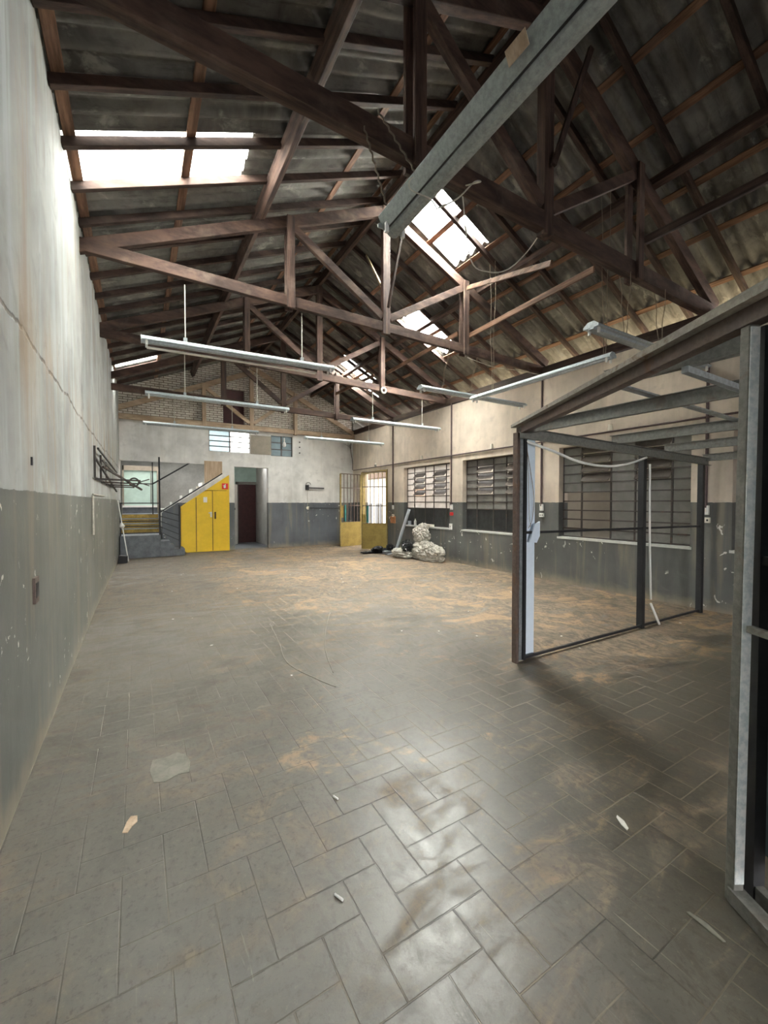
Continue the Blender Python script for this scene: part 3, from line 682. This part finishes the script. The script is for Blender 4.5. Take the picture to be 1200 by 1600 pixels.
# corridor things
cd = thing('door_2', (3.0, 15.0, 0), None, None, kind='structure')
obj('door_leaf', MB().box(2.98, 3.58, 14.9, 14.95, 0, 2.02), 'maroon', cd, bevel=.004)
obj('door_frame', MB().box(2.90, 2.98, 14.88, 14.98, 0, 2.10).box(2.9, 3.6, 14.88, 14.98, 2.03, 2.12), 'greysteel', cd)
struct('wall_corridor', MB().box(2.36, 3.6, 14.90, 14.97, 2.12, 2.73).box(2.36, 2.90, 14.90, 14.97, 0, 2.12), 'mint')
wd_ = thing('door_3', (2.62, 14.2, 0), None, None, kind='structure')
obj('door_leaf', MB().beam((2.56, 14.0, 1.0), (2.86, 14.5, 1.0), .035, 2.0), 'white', wd_)
obj('door_frame', MB().box(2.48, 2.54, 13.98, 14.04, 0, 2.1), 'white', wd_)
obj('handle', MB().box(2.70, 2.74, 14.16, 14.20, 1.15, 1.22), 'black', wd_)

# ------------------------------------------------------------------ stairs
st = thing('staircase', (.3, 12.4, 0), 'grey block stair with worn yellow upper steps in the back left corner', 'stairs')
obj('landing_block', MB().box(-.40, .49, 12.02, YB+.02, 0, .57), 'stair', st, bevel=.008)
for i, (x0, x1, z) in enumerate([(.49, .70, .40), (.70, .80, .29), (.80, 1.05, .18)]):
    obj('step', MB().box(x0, x1, 12.08, YB-.001, 0, z), 'stair', st, bevel=.006)
for i in range(4):
    z0 = .57+.125*i; y0 = 12.78+.27*i
    obj('step', MB().box(-.395, .50, y0, 14.53, z0-.57*(i == 0), z0+.125), 'stair', st)
    obj('yellow_riser', MB().box(-.395, .49, y0-.006, y0, z0+.012, z0+.112), 'stain_yel', st, label='worn yellow riser')
for i in range(6):
    x0 = .55+.26*i; z1 = 1.22+.19*i
    obj('upper_step', MB().box(x0, 2.2, 12.9, 13.8, z1-.19 if i else 0.0, z1), 'plaster', st)
dbr = random.Random(3)
for i in range(14):
    k = dbr.randint(0, 5); x = .62+.26*k+dbr.uniform(0, .12); z = 1.22+.19*k; s = dbr.uniform(.03, .07)
    mbd = MB().box(x, x+s*1.6, 12.95, 12.95+s*2, z, z+s)
    obj('rubble_piece', mbd, 'cream' if i % 2 else 'plaster', label='pale rubble on upper stair step number %s, piece %s from the left' % (ordn[k], ordn[i]), cat='rubble', group='rubble on the upper stairs')
# stair railing
rl = thing('stair_railing', (.49, 12.04, .57), 'black iron railing with tall post around the block stair', 'railing')
obj('post', MB().beam((.47, 12.05, .30), (.47, 12.05, 2.56), .04, .04), 'black', rl)
obj('post', MB().beam((.92, 12.06, .18), (.92, 12.06, 1.34), .03, .03), 'black', rl)
obj('post', MB().beam((-.38, 12.05, .57), (-.38, 12.05, 1.38), .03, .03), 'black', rl)
for z in (1.38, .93, .80, .63): obj('rail', MB().beam((-.40, 12.05, z), (.47, 12.05, z), .025, .025), 'black', rl)
for a, b in ((1.20, 1.06), (1.05, .90), (.92, .72), (.78, .56), (.64, .40)): obj('rail', MB().beam((.47, 12.05, a), (.92, 12.06, b), .02, .02), 'black', rl)
hr = thing('stair_handrail', (.4, 12.66, 1.16), 'dark handrail climbing the white stringer above the yellow cupboard', 'railing')
obj('rail', MB().beam((.50, YB-.02, 1.13), (2.10, YB-.02, 2.235), .03, .03), 'black', hr)
h2 = thing('stair_handrail', (.3, 13.3, 1.1), 'black inner handrail bending up beside the mint panel', 'railing')
obj('rail', MB().beam((-.35, 13.6, 1.93), (.36, 13.6, 1.93), .03, .03), 'black', h2)
obj('rail', MB().beam((.36, 13.6, 1.93), (1.40, 13.6, 2.62), .03, .04), 'black', h2)
obj('post', MB().beam((.36, 13.6, 1.06), (.36, 13.6, 2.55), .03, .03), 'black', h2)
# yellow cupboard
cu = thing('stair_cupboard', (1.7, YB, 0), 'bright yellow wooden cupboard under the stairs with sloping top', 'cupboard')
obj('front_panel', MB().prism([(1.0, .2), (1.0, 1.28), (2.28, 2.20), (2.28, 0), (1.13, 0)], 'Y', YB-.06, YB-.002), 'yellow', cu, bevel=.003)
obj('door', MB().prism([(1.02, .22), (1.02, 1.27), (1.385, 1.52), (1.385, .01), (1.15, .01)], 'Y', YB-.078, YB-.062), 'yellow', cu)
d1 = obj('door', MB().prism([(1.395, .01), (1.395, 1.53), (1.62, 1.68), (1.815, 1.73), (1.815, .01)], 'Y', YB-.082, YB-.062), 'yellow', cu, bevel=.003)
d2 = obj('door', MB().box(1.825, 2.20, YB-.082, YB-.062, .01, 1.73), 'yellow', cu, bevel=.003)
for sx_ in (1.39, 1.82): obj('gap_shade_strip', MB().box(sx_-.008, sx_+.008, YB-.084, YB-.06, .02, 1.53 if sx_ < 1.5 else 1.73), 'black', cu)  # black strips painted in for the shade of the door gaps
obj('gap_shade_strip', MB().box(1.62, 2.20, YB-.084, YB-.06, 1.732, 1.742), 'clay', cu)
obj('handle', MB().box(1.755, 1.80, YB-.095, YB-.082, .98, 1.13).tube([(1.78, YB-.10, 1.10), (1.71, YB-.12, 1.10)], .012, 8), 'white', d1)
obj('latch', MB().box(1.87, 1.91, YB-.10, YB-.082, .93, 1.13), 'clay', d2)
sg = thing('fire_extinguisher_sign', (2.16, YB-.07, 1.80), 'small red square safety sign on the yellow cupboard', 'sign')
obj('plate', MB().box(2.08, 2.25, YB-.068, YB-.060, 1.78, 1.95), 'red', sg)
obj('pictogram', MB().disc((2.155, YB-.074, 1.845), .033, .006, 'Y', 14).box(2.165, 2.185, YB-.074, YB-.068, 1.83, 1.93).prism([(2.10, 1.88), (2.16, 1.915), (2.16, 1.875)], 'Y', YB-.074, YB-.068), 'white', sg)
obj('paper_notice', MB().box(1.58, 1.68, YB-.086, YB-.082, 1.40, 1.55), 'paper', label='white paper notice on the middle yellow cupboard door', cat='notice')
obj('plywood_board', MB().prism([(1.62, 1.93), (2.10, 2.25), (2.10, 2.58), (1.62, 2.58)], 'Y', YB-.022, YB-.004), 'ply', label='tan plywood board closing the top of the stair opening', cat='board')

# back wall bits
rk = thing('wall_bracket', (4.7, YB-.04, 1.2), 'black swivel arm and long bar fixed to the back wall', 'bracket')
obj('arm', MB().beam((4.66, YB-.05, 1.87), (5.24, YB-.05, 1.86), .03, .035), 'black', rk)
obj('mount', MB().box(4.62, 4.72, YB-.06, YB, 1.80, 1.96), 'black', rk)
obj('hook', MB().tube([(4.70+.08*math.cos(a), YB-.05, 1.97+.07*math.sin(a)) for a in [PI*i/8 for i in range(9)]], .008, 6), 'black', rk)
obj('wire', MB().tube([(4.68, YB-.03, 1.80), (4.68, YB-.03, 1.28)], .005, 5), 'cable', rk)
obj('lower_mount', MB().disc((4.69, YB-.04, 1.22), .05, .04, 'Y', 14), 'cream', rk)
obj('long_bar', MB().tube([(4.70, YB-.05, 1.22), (5.95, YB-.05, 1.20)], .014, 8), 'black', rk)
for z in (3.31, 3.15, 2.97): obj('wall_hole_disc', MB().disc((4.43, YB-.02, z), .022, .022, 'Y', 10), 'black', label='dark painted hole in the back wall right of the high window, %s of three' % {3.31: 'top', 3.15: 'middle', 2.97: 'bottom'}[z], cat='wall hole', group='dark wall holes')  # black discs stand for three holes in the wall

# ------------------------------------------------------------------ gate leaves
def gate(p0, p1, label, flip=False):
    p0, p1 = Vector((*p0, 0)), Vector((*p1, 0)); d = (p1-p0); W = d.length; d.normalize()
    t = thing('gate_leaf', p0, label, 'gate', 'yellow gate leaves')
    def P(s, z): return p0+d*s+Vector((0, 0, z))
    nrm = Vector((-d.y, d.x, 0))
    def bar(s0, z0, s1, z1, r, mat, nm): obj(nm, MB().beam(P(s0, z0), P(s1, z1), r, r, up=nrm), mat, t)
    obj('lower_panel', MB().beam(P(0.02, .39), P(W-.02, .39), .03, .76), 'gateyel', t)
    bar(.0, .02, .0, 2.3, .04, 'dust_yel', 'frame_post'); bar(W, .02, W, 2.3, .04, 'dust_yel', 'frame_post')
    for z in (.77, 1.3, 1.86, 2.3): bar(0, z, W, z, .025, 'rusty', 'rail')
    n = 6
    for i in range(1, n): bar(W*i/n, .77, W*i/n, 2.3, .018, 'dust_yel' if not flip else 'rusty', 'bar')
    return t, P, W
g1, P1, W1 = gate((5.44, 11.80), (6.26, 12.02), 'yellow barred gate leaf standing open near the back wall', True)
obj('lock_plate', MB().beam(P1(.05, .92), P1(.05, 1.3), .10, .05), 'gateyel', g1)
obj('handle_guard', MB().beam(P1(.17, .80), P1(.17, 1.32), .03, .12), 'teal', g1, label='teal plate')
g2, P2, W2 = gate((5.74, 10.92), (6.30, 10.44), 'yellow barred gate leaf nearer the windows, with the black bags at its foot')
obj('lock_plate', MB().beam(P2(.05, .80), P2(.05, 1.05), .10, .05), 'gateyel', g2)
obj('handle_guard', MB().beam(P2(.16, .80), P2(.16, 1.30), .03, .10), 'teal', g2, label='teal plate')
struct('trim_3', MB().box(XR-.01, XR+.12, 12.04, 12.10, 0, 2.38).box(XR-.01, XR+.12, 10.42, 10.48, 0, 2.38).box(XR-.01, XR+.12, 10.42, 12.10, 2.32, 2.38), 'dust_yel')

# ------------------------------------------------------------------ conduits on the right wall
cdl = {10.1: 'furthest, between the gate and the first window', 7.52: 'between the first and second windows', 5.0: 'between the second and third windows', 2.46: 'right of the third window'}
for y, l in cdl.items():
    obj('conduit', MB().tube([(XR-.022, y, 1.33), (XR-.022, y, 3.72)], .018, 8), 'conduit', label='dark vertical conduit on the right wall, '+l, cat='conduit', group='vertical conduits')
obj('conduit', MB().tube([(XR-.022, 12.64, 2.49), (XR-.022, .2, 2.50)], .014, 8), 'conduit', label='long dark horizontal conduit above the right wall windows', cat='conduit')
for y in (8.69, 6.23, 3.73, 11.1): 
    k = thing('bulb_socket', (XR-.03, y, 2.52), {8.69: 'white socket on the conduit above the first window', 6.23: 'white socket on the conduit above the second window', 3.73: 'white socket on the conduit above the third window', 11.1: 'dark-capped socket on the conduit above the gate'}[y], 'socket', 'sockets on the long conduit')
    obj('base', MB().disc((XR-.03, y, 2.51), .035, .05, 'Z', 12), 'cream' if y < 11 else 'greysteel', k); obj('cap', MB().disc((XR-.03, y, 2.56), .028, .05, 'Z', 12), 'cream', k)
sw = [(10.1, 1.26, 1.02), (7.51, 1.29, 1.13), (4.99, 1.31, 1.17), (2.46, 1.30, 1.17)]
for i, (y, za, zb) in enumerate(sw):
    nm = ['beside the gate', 'between the first and second windows', 'left of the third window', 'right of the third window'][i]
    k = thing('wall_switch', (XR-.02, y, za-.05), 'small white switch box at the conduit foot '+nm, 'switch', 'switch boxes')
    obj('plate', MB().box(XR-.035, XR, y-.035, y+.035, za-.06, za+.06), 'white', k, bevel=.004); obj('toggle', MB().box(XR-.045, XR-.035, y-.01, y+.01, za-.02, za+.02), 'cream', k)
    k = thing('power_socket', (XR-.02, y, zb-.04), 'small socket below the switch '+nm, 'socket', 'power sockets')
    obj('plate', MB().box(XR-.03, XR, y-.05, y+.05, zb-.035, zb+.035), ['cream', 'red', 'white', 'cream'][i], k, bevel=.004)
    obj('outlet', MB().box(XR-.034, XR-.03, y-.03, y-.012, zb-.012, zb+.012).box(XR-.034, XR-.03, y+.012, y+.03, zb-.012, zb+.012), 'black', k)
obj('orange_board', MB().box(XR-.02, XR, 9.98, 10.24, .80, 1.0), 'orange', label='faded orange board on the grey wall beside the gate', cat='board')
k = thing('power_socket', (XR-.02, 7.60, .78), 'white socket at the sill corner right of the first window', 'socket')
obj('plate', MB().box(XR-.03, XR, 7.50, 7.58, .76, .90), 'white', k); obj('outlet', MB().box(XR-.034, XR-.03, 7.53, 7.55, .82, .85), 'black', k)
cord([(6.25, YB-.03, 3.55), (6.22, YB-.04, 3.2), (6.28, YB-.05, 2.8), (6.29, YB-.04, 2.5)], .012, 'conduit', 'dark cable running down the back right corner', 'cable', 'cable')
for q in range(4):
    cord([(6.22, YB-.04, 3.2), (6.12+.03*q, YB-.05, 3.3+.03*q), (6.0+.08*q, YB-.03, 3.36-.04*q)], .004, 'conduit', 'thin frayed wire end by the back right corner, %s from the left' % ordn[q], 'loose_wire', 'wire', 3)

# ------------------------------------------------------------------ rubbish heap by the first window
def blob(c, rad, seed, crump=.3, sub=5, flat=.0):
    bm = bmesh.new(); bmesh.ops.create_icosphere(bm, subdivisions=sub, radius=1); so = Vector((seed*3.7, seed*1.3, seed*.7)); mb = MB()
    for v in bm.verts:
        d = v.co.normalized(); q = noise.noise(d*1.1+so)*.8
        w_ = d+.35*noise.noise_vector(d*1.6+so)
        k = 1+crump*q*.6
        for f_q, amt, ew in ((1.5, .34, 5.), (3.2, .17, 5.), (7., .06, 4.)):
            dd_ = noise.voronoi(w_*f_q+so)[0]; k -= crump*amt*1.6*math.exp(-(dd_[1]-dd_[0])*ew*1.2); k += crump*amt*.5
        p = Vector((d.x*rad[0], d.y*rad[1], d.z*rad[2]))*k
        v.co = Vector(c)+p
        if v.co.z < .004: v.co.z = .004
    bm.verts.ensure_lookup_table()
    mb.v = [v.co.copy() for v in bm.verts]; mb.f = [tuple(v.index for v in f.verts) for f in bm.faces]; bm.free(); return mb
obj('plastic_bag', blob((6.02, 8.05, .19), (.27, .56, .27), 2, .42), 'bag', label='big crumpled clear plastic bag slumped widest on the floor below the first window', cat='bag', group='plastic bags')
obj('plastic_bag', blob((6.10, 8.42, .60), (.17, .28, .28), 5, .42), 'bag', label='upright crumpled clear bag leaning on the wall, topmost of the heap', cat='bag', group='plastic bags')
obj('plastic_bag', blob((5.80, 8.78, .11), (.28, .38, .15), 8, .4), 'bag', label='flat crumpled clear bag at the left end of the heap', cat='bag', group='plastic bags')
obj('bin_bag', blob((5.78, 8.56, .30), (.14, .17, .18), 11, .55), 'blackbag', label='shiny black bag sitting among the clear plastic bags', cat='bag')
obj('bin_bag', blob((5.72, 9.85, .07), (.26, .20, .11), 14, .6), 'blackbag', label='black bag lying flat before the yellow gate leaf', cat='bag')
obj('bin_bag', blob((5.92, 9.62, .12), (.12, .12, .14), 17, .6), 'blackbag', label='small humped black bag by the wall left of the pipe', cat='bag')
obj('black_cloth', blob((5.50, 9.92, .03), (.30, .12, .05), 19, .5), 'blackbag', label='black plastic sheet trailing on the floor left of the bags', cat='sheet')
obj('pipe', MB().tube([(5.93, 9.36, .05), (6.24, 9.16, 1.22)], .042, 14), 'pvc', label='grey pipe leaning against the wall behind the bags', cat='pipe', smooth=False)
obj('stick', MB().tube([(5.62, 9.25, .03), (5.86, 8.75, .16)], .018, 8), 'pvc', label='short pale rod lying on the bags', cat='stick')
obj('grey_brick', MB().box(5.66, 5.86, 9.42, 9.60, 0, .09), 'stair', label='grey block on the floor by the black bag', cat='block', bevel=.01)
bt = thing('bottle', (6.38, 9.08, .785), 'small white bottle on the sill of the first window', 'bottle')
obj('body', MB().tube([(6.38, 9.08, .785), (6.38, 9.08, .90), (6.38, 9.08, .93)], [.035, .035, .015], 12), 'white', bt); obj('cap', MB().disc((6.38, 9.08, .93), .017, .03, 'Z', 10), 'cream', bt)
obj('sill_box', MB().box(6.28, 6.42, 8.30, 8.66, .785, .84), 'cream', label='flat pale box on the first window sill above the bags', cat='box', bevel=.004)
obj('sill_tin', MB().disc((6.37, 9.34, .785), .05, .11, 'Z', 14), 'pvc', label='grey tin at the left end of the first window sill', cat='tin')

# ------------------------------------------------------------------ left wall bits
rk = thing('wall_rack', (-.45, 6.5, 1.7), 'rusty steel bar rack with a ring end fixed to the left wall', 'rack')
def wb(*a): obj('bar', MB().beam(*a), 'darkbar', rk)
XW = -.47
for i, y in enumerate((6.4, 7.4, 8.4, 9.4)): 
    wb((XW, y, 1.72), (XW, y, 2.12-.02*i), .025, .025)
    wb((XW, y, 1.70), (XW+.50-.03*i, y+.05, 1.69), .022, .022)
wb((XW, 6.4, 1.98), (XW+.10, 9.9, 1.62), .025, .025); wb((XW+.03, 6.5, 2.10), (XW+.05, 11.6, 2.10), .02, .02)
wb((XW+.02, 7.4, 2.02), (XW+.04, 11.0, 2.02), .02, .02); wb((XW, 6.4, 1.72), (XW+.05, 10.0, 1.70), .02, .02)
wb((XW+.05, 7.0, 1.90), (XW+.52, 7.6, 1.60), .025, .025)
obj('ring', MB().tube([(XW+.42+.06*math.cos(a), 7.2, 1.70+.06*math.sin(a)) for a in [2*PI*i/18 for i in range(18)]], .012, 8, closed=True), 'darkbar', rk)
for dz in (-.05, .05): obj('spike', MB().beam((XW+.48, 7.2, 1.70), (XW+.62, 7.2, 1.70+dz), .015, .015), 'darkbar', rk)
k = thing('wall_socket_box', (XL, 2.92, .86), 'small rusty open socket box low on the left wall', 'socket box')
obj('box_rim', MB().box(XL, XL+.012, 2.87, 2.97, .85, .99), 'rusty', k); obj('box_cavity', MB().box(XL+.012, XL+.014, 2.885, 2.955, .88, .96), 'black', k)
obj('dark_peg', MB().box(XL, XL+.008, 2.885, 2.90, 1.60, 1.645), 'black', label='tiny dark hole plug above the paint line on the left wall', cat='plug')
obj('white_conduit', MB().tube([(XL+.015, 6.22, 1.48), (XL+.015, 6.20, 1.0)], .012, 8), 'cable', label='short white conduit down the left wall from the paint line', cat='conduit')
obj('white_conduit', MB().tube([(XL+.015, 6.22, 1.50), (XL+.03, 7.9, 1.50)], .010, 8), 'cable', label='thin white conduit running along the left wall paint line', cat='conduit')
mp_ = thing('mop', (-.22, 11.3, 0), 'white-handled stick with a pale knob leaning in the back left corner', 'mop')
obj('handle', MB().tube([(-.41, 11.45, 1.45), (-.21, 11.3, .02)], .012, 8), 'white', mp_)
obj('knob', MB().tube([(-.345, 11.40, .93), (-.33, 11.39, .84), (-.32, 11.385, .79)], [.015, .06, .015], 10), 'white', mp_)
obj('dustpan', MB().prism([(-.42, 0), (-.23, 0), (-.22, .16), (-.40, .18)], 'Y', 11.18, 11.36), 'black', label='black dustpan on the floor at the foot of the left wall', cat='dustpan', bevel=.01)

# ------------------------------------------------------------------ steel booth frame
bo = thing('booth_frame', (3.9, 1.5, 0), 'unfinished open steel booth frame with roof beams on the right', 'frame')
PA = Vector((2.84, 2.48, 0)); PD = Vector((1.76, .56, 0)); dd = (PD-PA).normalized()
post1 = obj('post', MB().beam((2.815, 2.49, 0), (2.815, 2.49, 2.0), .03, .05, up=(0, 1, 0)), 'rusty', bo)
obj('inner_strip', MB().beam((2.853, 2.48, 0.02), (2.853, 2.48, 2.0), .036, .03, up=(0, 1, 0)), 'steel', post1, label='mottled galvanised strip')
obj('post', MB().beam((2.89, 2.47, 0.02), (2.89, 2.47, 2.0), .028, .04, up=(0, 1, 0)), 'black', bo)
obj('post', MB().beam((4.80, 2.47, 0), (4.80, 2.47, 1.95), .06, .06, up=(0, 1, 0)), 'black', bo)
obj('post', MB().beam((6.12, 2.44, 0), (6.12, 2.44, 1.91), .06, .06, up=(0, 1, 0)), 'black', bo)
def cchan(p0, p1, ht, fl, side, name, mat='greysteel'):
    """open C profile bar: web plus two flanges"""
    p0, p1 = Vector(p0), Vector(p1); d = (p1-p0).normalized(); sd = d.cross(Vector((0, 0, 1))).normalized()*side; z = Vector((0, 0, 1))
    m = MB(); m.beam(p0, p1, .004, ht)
    for s in (-1, 1): m.beam(p0+sd*fl/2+z*s*ht/2, p1+sd*fl/2+z*s*ht/2, fl, .004)
    return obj(name, m, mat, bo)
cchan((2.80, 2.44, 1.99), (6.2, 2.40, 1.91), .085, .04, 1, 'header')
cchan((6.16, 2.44, 1.96), (6.16, -.4, 1.98), .085, .04, 1, 'side_beam')
# sloping left head rail over the opening
LR0 = Vector((2.86, 2.53, 2.03)); LR1 = PD + dd*.9; 
cchan((LR0.x, LR0.y, 2.024), (LR1.x, LR1.y, 2.03), .058, .05, -1, 'head_rail', 'rusty')  # dark brown also paints the shade on the rail's lower part
obj('head_rail_cap', MB().beam((LR0.x-.02, LR0.y+.02, 2.066), (LR1.x-.02, LR1.y, 2.074), .045, .026), 'dustysteel', bo, label='dusty galvanised tube along the top')
obj('head_rail_cap', MB().beam((2.12, 1.17, 2.094), (LR1.x, LR1.y, 2.10), .045, .028), 'dustysteel', bo)
for x, x2, zz in ((2.25, 2.25, 2.08), (2.92, 2.92, 2.04), (4.15, 4.2, 2.03), (5.20, 5.30, 2.02)):
    cchan((x, 2.44 if x > 2.5 else 1.35, zz), (x2, -.4, zz), .085, .04, 1, 'roof_beam')
obj('cross_strap', MB().beam((2.35, 1.42, 2.10), (6.1, 1.42, 2.02), .05, .012), 'steel', bo)
obj('cross_strap', MB().beam((2.2, .95, 2.02), (6.1, .95, 2.0), .03, .03), 'steel', bo)
obj('bottom_rail', MB().beam((2.88, 2.48, .03), (6.10, 2.44, .03), .022, .022), 'black', bo)
obj('middle_rail', MB().beam((2.88, 2.48, 1.135), (6.10, 2.44, 1.10), .022, .022), 'black', bo)
# near post: grey side, and a face with its light painted bright, on the line of the opening
c4 = Vector((1.779, .590, 0)); c4t = c4+Vector((.018, -.008, 2.01))
p4 = MB(); p4.beam(c4, c4t, .036, .036, up=(dd.x, dd.y, 0)); obj('near_post', p4, 'greysteel', bo, bevel=.003)
obj('near_post_lit_face', MB().beam(c4+dd*.020+Vector((0, 0, .08)), c4t+dd*.020-Vector((0, 0, .02)), .032, .003, up=(dd.x, dd.y, 0)), 'steel_lit', bo, label='galvanised face with the light on it painted in')
c5 = c4 + Vector((.078, -.030, 0)); c5t = c5+Vector((.0, .0, 2.0))
obj('near_post', MB().beam(c5, c5t, .04, .04, up=(dd.x, dd.y, 0)), 'black', bo)
obj('sill_rail', MB().beam(c4+Vector((0, 0, .03)), c4+dd*1.0+Vector((0, 0, .03)), .05, .05), 'greysteel', bo)
obj('sill_rail', MB().beam(c5+Vector((0, 0, .035)), c5+dd*1.0+Vector((0, 0, .035)), .03, .05), 'greysteel', bo)
obj('cross_bar', MB().beam(c4+dd*.04+Vector((0, 0, .975)), c4+dd*.9+Vector((0, 0, .975)), .022, .022), 'greysteel', bo)
obj('cross_bar', MB().beam(c5+Vector((0, 0, 1.2)), c5+dd*.9+Vector((0, 0, 1.2)), .03, .03), 'black', bo)
obj('steel_sheet', MB().beam(c5+Vector((.05, .0, 1.1)), c5+dd*.9+Vector((.05, .0, 1.1)), .006, 1.9), 'pale_teal', bo, label='blue-grey sheet panel')
obj('blue_board', MB().box(2.925, 3.075, 2.505, 2.53, .02, 1.96), 'panel', label='narrow pale blue board standing inside the far left post of the booth', cat='board', bevel=.002)
cord([(2.90, 2.46, 1.93), (3.21, 2.42, 1.86), (3.58, 2.42, 1.785), (4.0, 2.42, 1.76), (4.4, 2.42, 1.80), (4.78, 2.42, 1.89)], .012, 'white', 'white hose sagging between two posts of the booth', 'hose', 'hose')
cord([(2.93, 2.49, 1.94), (2.99, 2.48, 1.65), (3.03, 2.48, 1.43), (3.01, 2.48, 1.25), (2.95, 2.47, 1.17)], .003, 'rope', 'thin dark wire hanging over the pale blue board', 'loose_wire', 'wire')
cord([(2.95, 2.49, 1.90), (2.955, 2.48, 1.6), (2.97, 2.48, 1.3), (2.98, 2.47, 1.18)], .0025, 'rope', 'second thinner wire hanging left on the pale blue board', 'loose_wire', 'wire')
obj('torn_board_piece', MB().prism([(2.96, 1.05), (3.02, 1.20), (3.09, 1.23), (3.09, 1.10), (3.05, 1.04)], 'Y', 2.46, 2.475), 'panel', label='torn pale blue scrap caught on the booth middle rail', cat='scrap')
cord([(4.83, 2.41, 1.82), (4.85, 2.41, 1.0), (4.89, 2.41, .32)], .011, 'white', 'thin white rod hanging beside the middle post of the booth', 'white_rod', 'rod', 3)
cord([(4.87, 2.40, .28), (4.98, 2.36, .04)], .013, 'white', 'short broken white rod at the foot of the middle booth post', 'white_rod', 'rod', 3)
ins = thing('ceramic_insulator', (5.1, 2.2, 3.0), 'brown-white ceramic pulley hanging below the bluish light fitting above the booth', 'insulator')
obj('body', MB().tube([(4.98, 2.44, 3.085), (4.98, 2.44, 3.05), (4.98, 2.44, 3.02), (4.98, 2.44, 2.99), (4.98, 2.44, 2.95)], [.03, .05, .03, .055, .035], 12), 'cream', ins)
ri = thing('ceramic_insulator', (4.55, 7.68, 3.8), 'white ring-shaped insulator on the chord of the third truss', 'insulator')
obj('ring', MB().tube([(4.55+.055*math.cos(a), 7.66, 3.80+.055*math.sin(a)) for a in [2*PI*i/16 for i in range(16)]], .02, 8, closed=True), 'cream', ri, smooth=True)

# ------------------------------------------------------------------ litter on the floor
def flat(poly, z, mat, name, label, cat, group=None): return obj(name, MB().prism(poly, 'Z', .0005, z), mat, label=label, cat=cat, group=group)
flat([(1.775, .955), (1.79, .957), (1.815, .99), (1.822, 1.025), (1.808, 1.02), (1.785, .985)], .004, 'paper', 'paper_scrap', 'white paper scrap on the tiles right of centre', 'scrap')
flat([(1.59, .655), (1.60, .65), (1.605, .60), (1.59, .545), (1.582, .55), (1.585, .60)], .004, 'patch', 'paper_scrap', 'long pale sliver on the floor left of the near booth post', 'scrap')
flat([(.05, 2.33), (.10, 2.31), (.16, 2.34), (.21, 2.33), (.225, 2.42), (.21, 2.50), (.17, 2.55), (.11, 2.53), (.05, 2.54), (.035, 2.44)], .003, 'patch', 'cement_patch', 'pale square cement patch on the floor at left', 'patch')
flat([(-.075, 2.04), (-.055, 2.03), (-.04, 2.06), (-.02, 2.08), (-.02, 2.12), (-.045, 2.13), (-.06, 2.10)], .003, 'ply', 'plaster_flake', 'small tan flake of plaster near the left wall', 'flake')
obj('cigarette_butt', MB().tube([(.585, 1.325, .006), (.60, 1.29, .006)], .0045, 8), 'white', label='cigarette butt with dark tip in the foreground, lying alone', cat='cigarette butt')
obj('cigarette_butt', MB().tube([(.78, 1.78, .006), (.79, 1.75, .006)], .0045, 8), 'white', label='cigarette butt further back on the tiles', cat='cigarette butt')
lr = random.Random(11)
cracks = [[(1.28, 4.7), (1.2, 4.1), (1.10, 3.5), (1.2, 3.05), (1.27, 2.85)], [(2.06, 4.8), (1.75, 4.2), (1.5, 3.6), (1.36, 3.1)]]
for i, c in enumerate(cracks):
    cord([(x, y, .002) for x, y in c], .004, 'patch', ['long pale curved scratch on the floor, left one', 'long pale curved scratch on the floor, right one'][i], 'floor_scratch', 'scratch')
for i in range(36):
    y = lr.uniform(2.2, 9.5); x = lr.uniform(.2, 5.9); s = lr.uniform(.006, .015)
    a = lr.uniform(0, 6)
    poly = [(x+s*math.cos(a+q)*lr.uniform(.5, 1.3), y+s*math.sin(a+q)*lr.uniform(.5, 1.3)) for q in (0, 1.3, 2.6, 4, 5.2)]
    flat(poly, .004, 'paper', 'debris_chip', 'tiny pale chip of debris scattered on the floor', 'debris', 'pale chips scattered over the floor')
